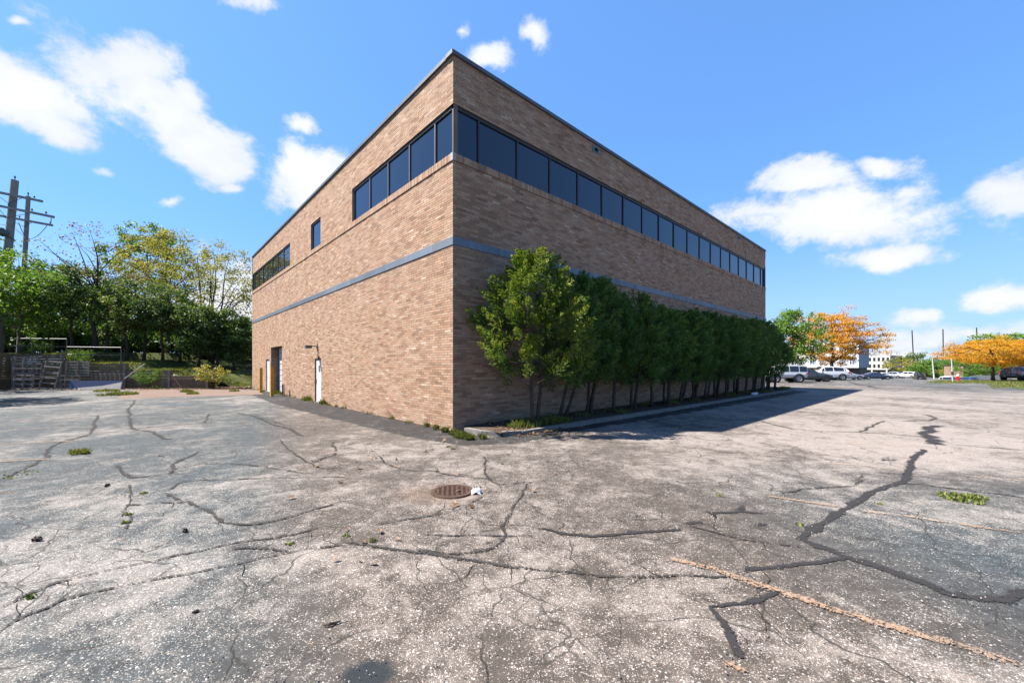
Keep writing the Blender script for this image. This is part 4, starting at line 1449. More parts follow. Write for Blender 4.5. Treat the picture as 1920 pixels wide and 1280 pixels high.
PY = 29.5
sx_ = lambda x, Y=PY: (x - 960) / F * Y
pallet((sx_(46, 30.0), 30.0, 1.15), 1.95, 1.25, 7, 3, -.04, 0, 'wide grey pallet standing on top at the back of the leftmost stack', deck_both=False)
pallet((sx_(45), 29.6, 0), 2.05, 1.95, 6, 4, -.09, .03, 'tall grey pallet in front at the left end of the row', deck_both=True)
pallet((sx_(52), 29.2, 0), 1.5, 1.1, 4, 3, -.10, -.03, 'short broken pallet at the foot of the leftmost stack')
pallet((sx_(94), 29.3, 0), 1.15, 2.12, 6, 2, -.16, .02, 'narrow ladder like pallet leaning askew between the stacks', roll=.08)
pallet((sx_(134), 29.9, .95), 1.75, 1.12, 6, 3, -.06, 0, 'slatted pallet standing upper right with even gaps', deck_both=False)
pallet((sx_(128), 29.5, 0), 1.6, 1.05, 4, 4, -.06, .02, 'dark pallet standing under the evenly slatted one')
pallet((sx_(192), 29.9, .05), 2.5, 1.12, 2, 8, -.05, 0, 'long low pallet frame behind the blue panel')

# blue sheet and a pale wedge in front, added as sunlight on it
o = MB().box((-1.95, -.03, .0), (1.95, .03, .62)).build('metal_sheet', mat('blue_sheet', (0.05, 0.065, 0.125), .5, .4, .2, var=.12, scale=2))
o.location = (sx_(193), 29.0, .03)
o.rotation_euler = (-.12, 0, 0)
tag(o, 'long blue metal sheet propped on edge in front of the pallets', 'metal sheet')
bp = MB().add([(-1.6, -.02, 0), (1.75, -.02, 0), (1.75, -.02, .55), (.4, -.02, .28), (-1.6, -.02, .10), (-1.6, .02, 0), (1.75, .02, 0), (1.75, .02, .55), (.4, .02, .28), (-1.6, .02, .10)],
              [(0, 1, 2, 3, 4), (9, 8, 7, 6, 5), (0, 5, 6, 1), (1, 6, 7, 2), (2, 7, 8, 3), (3, 8, 9, 4), (4, 9, 5, 0)]).build('sunlit_wedge', mat('sunlit_pale', (0.30, 0.28, 0.26), .85, .2, var=.2, scale=3))
bp.location = (sx_(200), 28.75, .01)
bp.rotation_euler = (-.25, 0, 0)
tag(bp, 'pale wedge shaped board added as the sunlit part of the blue sheet', 'board')
tag(MB().tube([at(233, 710, 29.0), at(271, 682, 29.6)], .03, 6).build('white_pipe', mat('white_pvc', (.30, .30, .28), .5)), 'thin white pipe leaning up over the timber wall', 'pipe')
for nm, (p, q), lab in (('scrap_metal', ((322, 704), (341, 727)), 'thin bent steel scrap lying against the lowest timber wall'),):
    mb = MB().tube([at(p[0], p[1], 29.9), at(q[0], q[1], 29.2)], .013, 6).tube([at(316, 716, 29.8), at(327, 709, 29.9)], .016, 5).tube([at(322, 724, 29.6), at(334, 719, 29.7)], .016, 5).tube([at(312, 728, 29.3), at(341, 727, 29.2)], .013, 5)
    tag(mb.build(nm, RUST), lab, 'scrap metal')


def railing(x0, x1, ytop, ymid, ybase, Y, label, posts):
    r = empty('pipe_railing', (0, 0, 0), 0, label, 'railing', 'pipe railings on the timber wall')
    zt = at(x0, ytop, Y).z
    MB().tube([at(x0, ytop - 1.2, Y), at(x1, ytop, Y)], .035, 8).build('top_rail', GALV, r)
    MB().tube([at(x0, ymid - 1.0, Y), at(x1, ymid, Y)], .03, 8).build('mid_rail', GALV, r)
    for x in posts:
        MB().tube([at(x, ybase, Y), at(x, ytop, Y)], .04, 8).build('post', GALV, r)
    return r


railing(20, 125, 635.5, 649.5, 664, 30.3, 'short upper pipe railing at the left above the pallets', (125, 60))
railing(126, 227, 651.5, 665.5, 708, 30.2, 'longer lower pipe railing above the second timber step', (227,))
# leaf litter and mulch strip at the foot of the wall
sheet('dirt_strip', None, .006, SOIL, world=ragged([Vector((-40, 28.6, 0)), Vector((-30.5, 28.4, 0)), Vector((-26, 29.2, 0)), Vector((-21, 28.9, 0)), Vector((-19.2, 30.0, 0)), Vector((-19.4, 31.2, 0)), Vector((-40, 31.2, 0))], .10, .5, 9))

woods = [
    ('maple_a', -45, 35, (1.0, 1.0, 1.02), 'bright green leafy maple at the far left edge above the pallets', 'broadleaf_tree'),
    ('maple_b', 40, 33.5, (.95, .95, .88), 'bright yellow green maple overhanging the leftmost pallets', 'broadleaf_tree'),
    ('maple_a', 100, 40, (.8, .8, .84), 'green maple between the bright overhanging maple and the bare topped tree', 'broadleaf_tree'),
    ('sparse', 178, 34.0, (.92, .92, .86), 'nearly bare tree with a few brown leaves and forked dark branches', 'broadleaf_tree'),
    ('tall_green', 278, 48, (1.0, 1.0, 1.0), 'tallest green tree rising behind the yellowing ones', 'broadleaf_tree'),
    ('yellow_a', 312, 41, (1.0, 1.0, .98), 'dense yellowing tree in front of the tallest green tree', 'broadleaf_tree'),
    ('yellow_b', 396, 39, (1.0, 1.0, .96), 'open many stemmed yellowing tree closest to the brick building', 'broadleaf_tree'),
    ('dark_a', 136, 34.2, (.9, .9, .93), 'dark evergreen left of the nearly bare tree', 'evergreen'),
    ('dark_a', 200, 34.6, (.9, .9, .88), 'dark evergreen just right of the nearly bare trunk', 'evergreen'),
    ('dark_b', 237, 33.8, (.9, .9, .92), 'dark evergreen behind the right end of the lower railing', 'evergreen'),
    ('dark_b', 270, 35.0, (.95, .95, .95), 'dark evergreen below the tallest green tree', 'evergreen'),
    ('dark_a', 305, 34.5, (.85, .85, .80), 'dark evergreen beneath the dense yellowing tree', 'evergreen'),
    ('dark_b', 338, 35.4, (.9, .9, .84), 'dark evergreen over the gap between the two lowest timber steps', 'evergreen'),
    ('dark_c', 372, 35, (.95, .95, .92), 'dark low evergreen left of the open many stemmed tree', 'evergreen'),
    ('dark_c', 408, 35.5, (1, 1, .90), 'dark low evergreen at the foot of the open many stemmed tree', 'evergreen'),
    ('dark_c', 440, 36, (1, 1, .85), 'dark low evergreen second from the brick wall', 'evergreen'),
    ('dark_c', 472, 39, (1, 1, .85), 'dark low evergreen partly hidden by the far end of the brick wall', 'evergreen'),
    ('dark_c', 90, 43, (1.3, 1.3, 1.1), 'dark shrubby evergreen filling the gap behind the upper railing', 'evergreen'),
    ('dark_c', 180, 45, (1.4, 1.4, 1.1), 'dark shrubby evergreen far behind the nearly bare tree', 'evergreen'),
    ('dark_c', 260, 46, (1.4, 1.4, 1.0), 'dark shrubby evergreen far behind the third timber step', 'evergreen'),
    ('dark_c', 350, 47, (1.4, 1.4, 1.0), 'dark shrubby evergreen far behind the lowest timber step', 'evergreen'),
    ('dark_c', 20, 42, (1.4, 1.4, 1.1), 'dark shrubby evergreen behind the overhanging bright maple', 'evergreen'),
]
for i, x in enumerate((-60, 5, 65, 125, 190, 245, 300, 355, 410, 462)):
    woods.append(('under', x, 43 + (i * 7) % 5, (1.35, 1.2, 1.0 + .15 * (i % 3)), 'shadowed undergrowth bush behind the trunks, ' + ('first', 'second', 'third', 'fourth', 'fifth', 'sixth', 'seventh', 'eighth', 'ninth', 'tenth')[i] + ' from the left edge towards the brick building', 'bush'))
for i, (key, x, Y, s, lab, nm) in enumerate(woods):
    X = (x - 960) / F * Y
    z = float(bank_z(np.array([X]), np.array([float(Y)]))[0]) - .05
    plant_tree(nm, key, (X, Y, z), i * 1.7, s, lab, 'tree', 'trees on the bank behind the lot')
plant_tree('shrub', 'sapling', (sx_(396, 29.9), 29.9, 0), .5, (1.15, 1.0, .95), 'small yellow green sapling at the end of the lowest timber wall', 'shrub')
plant_tree('shrub', 'creeper', (sx_(278, 30.1), 30.1, .25), .2, (1.25, .5, .95), 'leafy creeper hanging on the third timber step', 'shrub')
plant_tree('shrub', 'creeper', (sx_(150, 31.0), 31.0, 1.9), 1.2, (1.0, .8, .9), 'leafy shrub beside the post between the two railings', 'shrub')
plant_tree('shrub', 'creeper', (sx_(70, 31.2), 31.2, 2.6), 2.2, (1.6, .8, .8), 'low leafy shrub under the upper railing', 'shrub')
# trees just outside the left edge; they throw the dappled shade on the lot
plant_tree('broadleaf_tree', 'maple_b', (-28.3, 18.8, 0), .4, (.75, .75, .9), 'green maple standing outside the left edge of the lot', 'tree')
plant_tree('broadleaf_tree', 'maple_a', (-41, 25.5, 0), 2.4, 1.05, 'second green maple outside the left edge, by the timber side wall', 'tree')

# ------------------------------------------------------------------ weeds, grass, leaf litter
def blades(name, spots, h, n, m, seed, label=None, cat=None, kind='stuff', wid=.012):
    """spots: (x, y, z, radius, weight)"""
    g = np.random.default_rng(seed)
    wts = np.array([s[4] for s in spots], float)
    idx = g.choice(len(spots), n, p=wts / wts.sum())
    Sp = np.array([s[:4] for s in spots])[idx]
    a, rr = g.uniform(0, 6.283, n), np.sqrt(g.uniform(0, 1, n))
    base = np.stack([Sp[:, 0] + np.cos(a) * rr * Sp[:, 3], Sp[:, 1] + np.sin(a) * rr * Sp[:, 3], Sp[:, 2]], 1)
    hh = h * g.uniform(.45, 1.2, n) * (1.15 - .5 * rr)
    ld = g.uniform(0, 6.283, n)
    lean = g.uniform(.1, .75, n) * hh
    b = np.stack([-np.sin(ld), np.cos(ld), np.zeros(n)], 1) * (wid * g.uniform(.6, 1.4, n))[:, None]
    tip = base + np.stack([np.cos(ld) * lean, np.sin(ld) * lean, hh], 1)
    mid = base + np.stack([np.cos(ld) * lean * .35, np.sin(ld) * lean * .35, hh * .6], 1)
    V = np.stack([base - b * .6, base + b * .6, mid + b, tip, mid - b], 1).reshape(-1, 3)
    Q = np.arange(n * 5).reshape(n, 5)
    o = link(bpy.data.objects.new(name, quads_mesh(name, V, Q, m, {'rnd': np.repeat(g.beta(2, 2, n), 5)})))
    return tag(o, label, cat, kind=kind)


wsp = []
for (x, y, r, wt_) in ((866, 820, .20, 5), (850, 815, .12, 2), (880, 824, .12, 3), (835, 810, .10, 1.5), (818, 805, .08, 1), (800, 800, .07, .6), (905, 823, .08, 1)):
    p = G(x, y)
    wsp.append((p.x, p.y, 0, r, wt_))
blades('corner_weeds', wsp, .16, 1100, GRASSM, 1, None, None)
wsp = [(*loc2w(-.06 - rnd.uniform(0, .06), v, 0), rnd.uniform(.06, .16), rnd.uniform(.3, 1)) for v in (2.2, 3.4, 5.2, 7.7, 8.6, 9.5, 10.2, 10.5, 12, 12.4, 12.8, 13.3, 15, 16.8, 17.3, 18.3, 18.8, 19.5, 20.2, 22.6, 24)]
wsp = [(a[0], a[1], 0, a[3], a[4]) for a in wsp]
blades('wall_weeds', wsp, .12, 520, GRASSM, 2)
wsp = [(*loc2w(-.1, v, 0)[:2], 0, .22, 1.0) for v in (10.1, 12.3, 12.8, 18.6, 19.4)]
blades('wall_weeds', wsp, .26, 420, GRASSM, 12)
wsp = [(*loc2w(rnd.uniform(1.0, 27), rnd.uniform(-1.4, -.3), 0)[:2], .11, .25, 1) for _ in range(26)]
blades('bed_grass', wsp, .17, 1600, GRASSM, 3)
blades('bed_grass', [(*loc2w(u, -1.25, 0)[:2], .11, .3, 1) for u in (1.2, 1.6, 2.3, 2.7, 25.8, 26.4, 27.0)], .22, 900, GRASSM, 13)
for (x, y, r, n, h, lab) in ((145, 851, .13, 160, .12, 'small yellow green weed clump alone on the left of the lot'), (1800, 935, .22, 260, .06, 'flat patch of yellowish weeds in the right parking bays')):
    p = G(x, y)
    blades('weed_clump', [(p.x, p.y, 0, r, 1), (p.x + r, p.y + .02, 0, r * .6, .5)], h, n, GRASSM, n, lab, 'weeds', 'thing')
blades('yard_weeds', [(*G(200, 734)[:2], 0, .7, 1), (*G(215, 741)[:2], 0, .8, 1), (*G(232, 740)[:2], 0, .7, 2), (*G(350, 735)[:2], 0, .35, 1.2), (*G(362, 739)[:2], 0, .3, .7), (*G(440, 734)[:2], 0, .3, .4), (*G(300, 728)[:2], 0, .6, 1)], .22, 1100, GRASSM, 5, wid=.025)
blades('lot_weeds', [(*G(x, y)[:2], 0, r, w_) for x, y, r, w_ in ((270, 925, .05, 1), (240, 965, .05, 1), (235, 980, .04, .8), (10, 892, .35, 3), (840, 838, .06, 1), (850, 842, .06, 1), (1650, 945, .08, .6), (650, 1005, .04, .4), (60, 1120, .04, .5), (700, 1015, .05, .6), (545, 1020, .04, .5), (1500, 985, .04, .4), (1350, 930, .04, .4))], .035, 260, GRASSM, 6)

# bank grass as short blades so that its edge is not a clean line
sp = []
for _ in range(260):
    X = rnd.uniform(-38, -20.5)
    Y = 30.65 + abs(rnd.gauss(0, 2.0))
    sp.append((X, Y, float(bank_z(np.array([X]), np.array([Y]))[0]) - .01, .45, 1))
blades('bank_grass', sp, .16, 14000, GRASSM, 7, wid=.03)


def litter(name, spots, n, size, m, seed):
    g = np.random.default_rng(seed)
    wts = np.array([s[4] for s in spots], float)
    idx = g.choice(len(spots), n, p=wts / wts.sum())
    Sp = np.array([s[:4] for s in spots])[idx]
    C = Sp[:, :3].copy()
    d = g.normal(size=(n, 2)) * Sp[:, 3:4] * .6
    C[:, :2] += d
    C[:, 2] += .018 + g.uniform(0, .02, n)
    T = unit(g, n)
    T[:, 2] *= .25
    N = unit(g, n) * .35 + np.array([0, 0, 1])
    s = size * g.uniform(.5, 1.4, n)
    o = link(bpy.data.objects.new(name, crown_mesh(name, leaf_quads(C, T, N, s, s * .6), g.uniform(0, 1, n), m)))
    return tag(o, kind='stuff')


lit = [(*G(x, y)[:2], 0, r, w_) for x, y, r, w_ in ((640, 860, 1.2, 1), (740, 880, 1.0, 1), (690, 850, .8, 1), (800, 840, .6, 1), (570, 800, 1.2, .8), (520, 790, 1.5, .8), (900, 900, .8, .6), (700, 1010, .5, .3), (850, 945, .2, .3), (300, 900, 1.5, .4), (1000, 870, 1.0, .3), (1150, 900, 1.2, .2))]
litter('fallen_leaves', lit, 90, .085, DEADL, 1)
lit = [(*loc2w(rnd.uniform(.5, 27), -rnd.uniform(.1, 1.45), 0)[:2], .115, .3, 1) for _ in range(40)] + [(*loc2w(rnd.uniform(.6, 2.5), -1.75, 0)[:2], .01, .15, .5) for _ in range(6)]
litter('bed_litter', lit, 2600, .07, DEADL, 2)
lit = [(rnd.uniform(-39, -19.6), rnd.uniform(28.4, 29.6), 0, .5, 1) for _ in range(40)] + [(rnd.uniform(-22.5, -19.8), rnd.uniform(29.3, 31.5), .1, .5, 3) for _ in range(12)]
litter('bank_litter', lit, 3600, .11, DEADL, 3)
lit = [(*loc2w(-rnd.uniform(.02, .25), rnd.uniform(0, 24), 0)[:2], 0, .12, 1) for _ in range(60)]
litter('wall_litter', lit, 420, .05, DEADL, 4)
# loose grit
def grit(name, n, seed):
    g = np.random.default_rng(seed)
    Y = 1.9 + 8 * g.uniform(0, 1, n) ** 1.5
    X = g.uniform(-1.2, 1.2, n) * Y
    s = g.uniform(.003, .009, n)
    C = np.stack([X, Y, s * .6 + .012], 1)
    O = np.array([(1, 0, 0), (-1, 0, 0), (0, 1, 0), (0, -1, 0), (0, 0, 1), (0, 0, -1)], float)
    V = C[:, None] + O[None] * s[:, None, None] * g.uniform(.6, 1.2, (n, 6, 1))
    T = np.array([(0, 2, 4), (2, 1, 4), (1, 3, 4), (3, 0, 4), (2, 0, 5), (1, 2, 5), (3, 1, 5), (0, 3, 5)])
    Q = (np.arange(n)[:, None, None] * 6 + T[None]).reshape(-1, 3)
    o = link(bpy.data.objects.new(name, quads_mesh(name, V.reshape(-1, 3), Q, mat('loose_stone', (.25, .22, .20), .9, .2, var=.4, scale=30))))
    return tag(o, kind='stuff')


grit('loose_grit', 2600, 8)
# blue white downspout piece lying on the kerb
o = MB().box((-.62, -.06, 0), (.62, .06, .12)).box((-.70, -.05, .01), (-.62, .05, .11)).build('downspout', mat('pale_downspout', (.55, .57, .62), .4, .5, .2, var=.08))
o.location = loc2w(19.1, -1.62, .125)
o.rotation_euler = (0, .02, TH + .12)
tag(o, 'pale length of downspout lying on the kerb under the evergreens', 'downspout')

# ------------------------------------------------------------------ utility poles
def upole(xt, yt, xb, yb, Y, dia, label, arms):
    t, b = at(xt, yt, Y), at(xb, yb, Y)
    d = (b - t)
    base = t + d * ((t.z - 0.0) / (t.z - b.z))
    r = empty('utility_pole', (0, 0, 0), 0, label, 'utility pole', 'wooden utility poles')
    MB().tube([base, base.lerp(t, .5), t], [dia * .62, dia * .55, dia * .46], 14).build('pole', POLEWOOD, r, smooth=False)
    MB().tube([t, t + Vector((0, 0, .25))], .03, 6).tube([t + Vector((0, 0, .2)), t + Vector((0, 0, .38))], [.07, .05], 8).build('pin_insulator', STEELD, r)
    for (x0, y0, x1, y1, ins) in arms:
        p, q = at(x0, y0, Y - dia * .75), at(x1, y1, Y - dia * .75)
        a = MB().bar(p, q, .16, .2).build('crossarm', POLEWOOD, r)
        for f_ in ins:
            c = p.lerp(q, f_) + Vector((0, 0, .07))
            MB().lathe([(.02, 0), (.02, .12), (.07, .13), (.075, .17), (.05, .19), (.06, .24), (.03, .28)], 8, Matrix.Translation(c)).build('insulator', STEELD, a)
        mid = t.lerp(base, ((t.z - p.lerp(q, .5).z) + .75) / (t.z - base.z)) + Vector((0, -dia * .6, 0))
        for f_ in (.25, .72):
            MB().bar(p.lerp(q, f_), mid, .03, .03).build('brace', STEELD, a)
    return r


upole(28, 338, 14, 480, 36.0, .54, 'thick weathered wooden utility pole in front, at the far left', [(-45, 352, 79, 377.5, (.1, .3, .88)), (-45, 377, 101, 407, (.1, .42, .72, .9))])
upole(53, 368, 46, 490, 40.0, .36, 'thinner wooden utility pole standing behind the thick one', [(-30, 399, 98, 422.5, (.2, .52, .97))])
wr = MB()


def sag(a, b, s, n=8):
    a, b = Vector(a), Vector(b)
    return [a.lerp(b, k / n) - Vector((0, 0, s * 4 * (k / n) * (1 - k / n))) for k in range(n + 1)]


pole_wires = [(at(88, 423, 39.6), at(52, 448, 39.6), .35), (at(35, 417, 39.6), at(50, 446, 39.6), .2), (at(30, 430, 39.6), at(48, 445, 39.6), .02), (at(-40, 395, 35.5), at(13, 422, 35.5), .3), (at(96, 409, 35.4), at(95, 420, 39.4), .1)]
for i, (a, b, s) in enumerate(pole_wires):
    wr.tube(sag(a, b, s), .03, 4)
tag(wr.build('jumper_wires', STEELD), 'thin dark jumper wires hanging between the crossarms of the two poles', 'wires')
# transformer-like lamp on the thick pole
lm = empty('pole_floodlight', at(9, 440, 35.4), 0, 'grey floodlight clamped to the thick utility pole', 'floodlight')
lm.scale = (1.7,) * 3
MB().lathe([(.05, 0), (.16, .06), (.22, .30), (.23, .34)], 12, Matrix.Rotation(rad(-55), 4, 'Y')).build('reflector', GALV, lm, smooth=True)
MB().bar((0, 0, 0), (.3, .2, -.25), .06, .06).build('arm', STEELD, lm)

# ------------------------------------------------------------------ cars
def paint_mat(name, c):
    return mat('car_paint_' + name, c, .25, .5, 0.0 if max(c) > .4 else .2, var=.03, coat=.8)


TYRE = mat('tyre_rubber', (.018, .018, .018), .85, .2)
RIM = mat('wheel_rim', (.40, .40, .42), .35, .5, .7)
DRIM = mat('dark_wheel_rim', (.07, .07, .075), .35, .5, .6)
TAIL = mat('tail_light', (.42, .02, .015), .2, .5)
HEAD = mat('head_light', (.65, .67, .70), .15, .6)
TRIM = mat('black_trim', (.015, .015, .016), .6, .3)

PROF = {
    # x, zbottom, zbelt, ztop, half width belt, half width top
    'sedan': [(-2.3, .42, .62, .66, .70, .55), (-2.2, .25, .86, .92, .84, .66), (-1.55, .22, .93, 1.02, .89, .70), (-.75, .2, .94, 1.40, .91, .62), (.1, .2, .92, 1.43, .91, .63), (.95, .2, .91, .98, .91, .72), (1.7, .22, .80, .86, .89, .70), (2.15, .28, .68, .72, .82, .62), (2.3, .40, .56, .6, .66, .5)],
    'suv': [(-2.3, .50, .80, .86, .76, .62), (-2.2, .32, 1.02, 1.25, .90, .66), (-1.7, .28, 1.03, 1.58, .93, .68), (-.6, .26, 1.02, 1.66, .94, .68), (.3, .26, 1.0, 1.64, .94, .68), (1.05, .27, .99, 1.08, .93, .74), (1.8, .3, .92, .98, .91, .72), (2.2, .34, .80, .85, .84, .64), (2.32, .46, .66, .7, .70, .55)],
    'jeep': [(-2.0, .55, .98, 1.02, .78, .74), (-1.95, .5, 1.05, 1.75, .80, .68), (-1.2, .5, 1.05, 1.80, .80, .68), (-.3, .5, 1.05, 1.80, .80, .68), (.35, .5, 1.05, 1.76, .80, .66), (.55, .5, 1.06, 1.12, .78, .70), (1.4, .5, 1.02, 1.08, .68, .60), (1.75, .52, .98, 1.02, .62, .55), (1.8, .6, .9, .92, .60, .52)],
    'van': [(-2.5, .5, 1.1, 1.2, .88, .80), (-2.45, .35, 1.15, 2.05, .96, .84), (-1.0, .32, 1.15, 2.15, .97, .84), (.6, .32, 1.15, 2.15, .97, .84), (1.2, .32, 1.12, 2.05, .96, .82), (1.75, .33, 1.08, 1.25, .95, .80), (2.3, .36, .95, 1.0, .90, .72), (2.5, .5, .75, .8, .78, .6)],
}


def car(name, kind, loc, rz, paint, label, cat='car', wheel_r=.33, rim=None, group='cars parked beyond the building'):
    r = empty(name, loc, rz, label, cat, group)
    P = PROF[kind]
    vs, fs = [], []
    m_ = 10
    for (x, zb, zl, zt, wb, wt_) in P:
        half = [(wb * .80, zb), (wb * .97, zb + .16), (wb, (zb + zl) / 2 + .05), (wb * .975, zl), (wt_, zt - .03 if zt - zl > .2 else zt - .01)]
        ring = [(x, y, z) for y, z in half] + [(x, 0, zt + .02)] + [(x, -y, z) for y, z in half[::-1]]
        vs += ring
    k = 11
    for i in range(len(P) - 1):
        for j in range(k - 1):
            fs.append((i * k + j, i * k + j + 1, (i + 1) * k + j + 1, (i + 1) * k + j))
        fs.append((i * k + k - 1, i * k, (i + 1) * k, (i + 1) * k + k - 1))
    fs.append(tuple(range(k)))
    fs.append(tuple((len(P) - 1) * k + j for j in range(k))[::-1])
    MB().add(vs, fs).build('body', paint, r, smooth=False)
    cab = [i for i, p in enumerate(P) if p[3] - p[2] > .28]
    gl = MB()
    a, b = cab[0], cab[-1]
    idx = [a] + cab[1:]

    def sidept(p, f_, s, out=.012):
        x, zb, zl, zt, wb, wt_ = p
        y0, z0, y1, z1 = wb * .975, zl, wt_, zt - .03
        return (x, s * (y0 + (y1 - y0) * f_ + out), z0 + (z1 - z0) * f_)
    for s in (1, -1):
        for i, j in zip(cab, cab[1:]):
            p, q = P[i], P[j]
            e0, e1 = .04, .04
            lo0, lo1, hi0, hi1 = sidept(p, .10, s), sidept(q, .10, s), sidept(p, .86, s), sidept(q, .86, s)
            lo0 = (lo0[0] + e0, *lo0[1:]); hi0 = (hi0[0] + e0, *hi0[1:])
            lo1 = (lo1[0] - e1, *lo1[1:]); hi1 = (hi1[0] - e1, *hi1[1:])
            gl.add([lo0, lo1, hi1, hi0], [(0, 1, 2, 3)])
        # sloped quarter panes at both ends
        for i, j, sg in ((cab[-1], cab[-1] + 1, 1), (cab[0], cab[0] - 1, -1)):
            p, q = P[i], P[j]
            hi, lo = sidept(p, .84, s), sidept(p, .10, s)
            x2 = p[0] + (q[0] - p[0]) * .62
            gl.add([(lo[0] + sg * .03, *lo[1:]), (x2, s * (q[4] * .93 + .012), p[2] * .4 + q[2] * .6 + .05), (hi[0] + sg * .03, *hi[1:])], [(0, 1, 2)])
    for i, j in ((cab[-1], cab[-1] + 1), (cab[0], cab[0] - 1)):
        p, q = P[i], P[j]
        t0, t1 = .12, .86
        A = Vector((p[0], 0, p[3])).lerp(Vector((q[0], 0, q[3])), t0)
        B = Vector((p[0], 0, p[3])).lerp(Vector((q[0], 0, q[3])), t1)
        w0, w1 = p[5] * .9, p[5] * .1 + q[5] * .9
        up = Vector((0, 0, .035))
        gl.add([A + Vector((0, w0, 0)) + up, A - Vector((0, w0, 0)) + up, B - Vector((0, w1 * .95, 0)) + up, B + Vector((0, w1 * .95, 0)) + up], [(0, 1, 2, 3)])
    gl.build('windows', CARGLASS, r)
    wb0, wb1 = P[0][0] + .82, P[-1][0] - .82
    hw = max(p[4] for p in P)
    for x in (wb0, wb1):
        for s in (1, -1):
            M = Matrix.Translation((x, s * (hw - .10), wheel_r)) @ Matrix.Rotation(rad(-90 * s), 4, 'X')
            MB().lathe([(wheel_r * 1.16, -.12), (wheel_r * 1.16, .105)], 18, Matrix.Translation((0, 0, wheel_r * .08)) @ M).build('wheel_arch', TRIM, r)
            wv_ = MB().lathe([(wheel_r * .62, -.10), (wheel_r * .94, -.11), (wheel_r, -.06), (wheel_r, .08), (wheel_r * .94, .125), (wheel_r * .66, .13), (wheel_r * .64, .09)], 22, M).build('wheel', TYRE, r, smooth=False)
            rm = MB().lathe([(wheel_r * .65, .08), (wheel_r * .65, .118), (wheel_r * .56, .12), (wheel_r * .52, .095)], 18, M)
            for sp_ in range(5):
                aa = sp_ * 1.2566
                c_, s_ = math.cos(aa), math.sin(aa)
                q = [M @ Vector((c_ * rr_ - s_ * ww, s_ * rr_ + c_ * ww, zz)) for rr_, ww, zz in ((.03, -.04, .125), (wheel_r * .6, -.03, .122), (wheel_r * .6, .03, .122), (.03, .04, .125))]
                rm.add(q, [(0, 1, 2, 3)])
            rm.build('rim', rim or RIM, wv_)
    for s in (1, -1):
        p, q = P[0], P[1]
        MB().box((q[0] - .06, min(s * q[4] * .62, s * q[4] * 1.0), q[2] - .22), (q[0] + .14, max(s * q[4] * .62, s * q[4] * 1.0), q[2] - .04)).build('tail_light', TAIL, r)
        p, q = P[-1], P[-2]
        MB().box((q[0] - .12, min(s * q[4] * .6, s * q[4] * .99), q[2] - .14), (q[0] + .06, max(s * q[4] * .6, s * q[4] * .99), q[2] - .02)).build('headlight', HEAD, r)
        pm = P[cab[-1]]
        MB().box((pm[0] + .30, min(s * .93, s * 1.08), pm[2]), (pm[0] + .42, max(s * .93, s * 1.08), pm[2] + .13)).build('mirror', paint, r)
    MB().box((P[0][0] - .02, -.6, P[0][1] - .08), (P[0][0] + .12, .6, P[0][1] + .06)).build('bumper', TRIM, r)
    MB().box((P[-1][0] - .12, -.55, P[-1][1] - .10), (P[-1][0] + .02, .55, P[-1][1] + .05)).build('bumper', TRIM, r)
    return r


WHITE, SILVER, NAVY, CHAR, DBLUE, BLUE, RED = (paint_mat('white', (.52, .52, .52)), paint_mat('silver', (.30, .31, .33)), paint_mat('navy', (.02, .028, .05)), paint_mat('charcoal', (.03, .034, .042)), paint_mat('dark_blue', (.018, .035, .07)), paint_mat('blue', (.03, .10, .25)), paint_mat('red', (.45, .02, .02)))


def cpos(x, Y):
    X = (x - 960) / F * Y
    return (X, Y, dropf(X, Y))


car('jeep', 'jeep', cpos(1467, 41.2), rad(172), WHITE, 'white and black jeep with large tyres half hidden by the last evergreen', wheel_r=.42)
car('sedan', 'sedan', cpos(1512, 43.6), rad(-14), CHAR, 'charcoal sedan between the jeep and the white crossover', rim=DRIM)
car('crossover', 'suv', cpos(1545, 48.2), rad(166), WHITE, 'white crossover parked under the orange tree', wheel_r=.36)
car('sedan', 'sedan', cpos(1588, 72), rad(-12), SILVER, 'silver sedan right of the white crossover')
car('sedan', 'sedan', cpos(1642, 78), rad(-20), DBLUE, 'dark blue sedan parked in front of the far white office')
car('sedan', 'sedan', cpos(1652, 92), rad(160), WHITE, 'white sedan behind the dark blue one')
car('crossover', 'suv', cpos(1674, 104), rad(95), SILVER, 'silver crossover seen end on near the gold shrubs')
car('sedan', 'sedan', cpos(1690, 110), rad(20), BLUE, 'blue sedan beyond the silver crossover')
car('crossover', 'suv', cpos(1702, 100), rad(100), WHITE, 'white crossover seen end on in front of the gold trees')
car('crossover', 'suv', cpos(1917, 46.8), rad(14), DBLUE, 'dark blue crossover cut off by the right edge beyond the grass', wheel_r=.37, rim=DRIM)
car('sedan', 'sedan', cpos(1818, 60), rad(8), BLUE, 'bright blue sedan just showing over the grass rise')
car('sedan', 'sedan', cpos(1787, 66), rad(30), NAVY, 'navy sedan behind the red hydrant')
car('delivery_van', 'van', cpos(1783, 74), rad(80), WHITE, 'white van behind the pale post', 'van')
car('sedan', 'sedan', cpos(1806, 68), rad(160), WHITE, 'white sedan right of the red hydrant, below the grass rise')

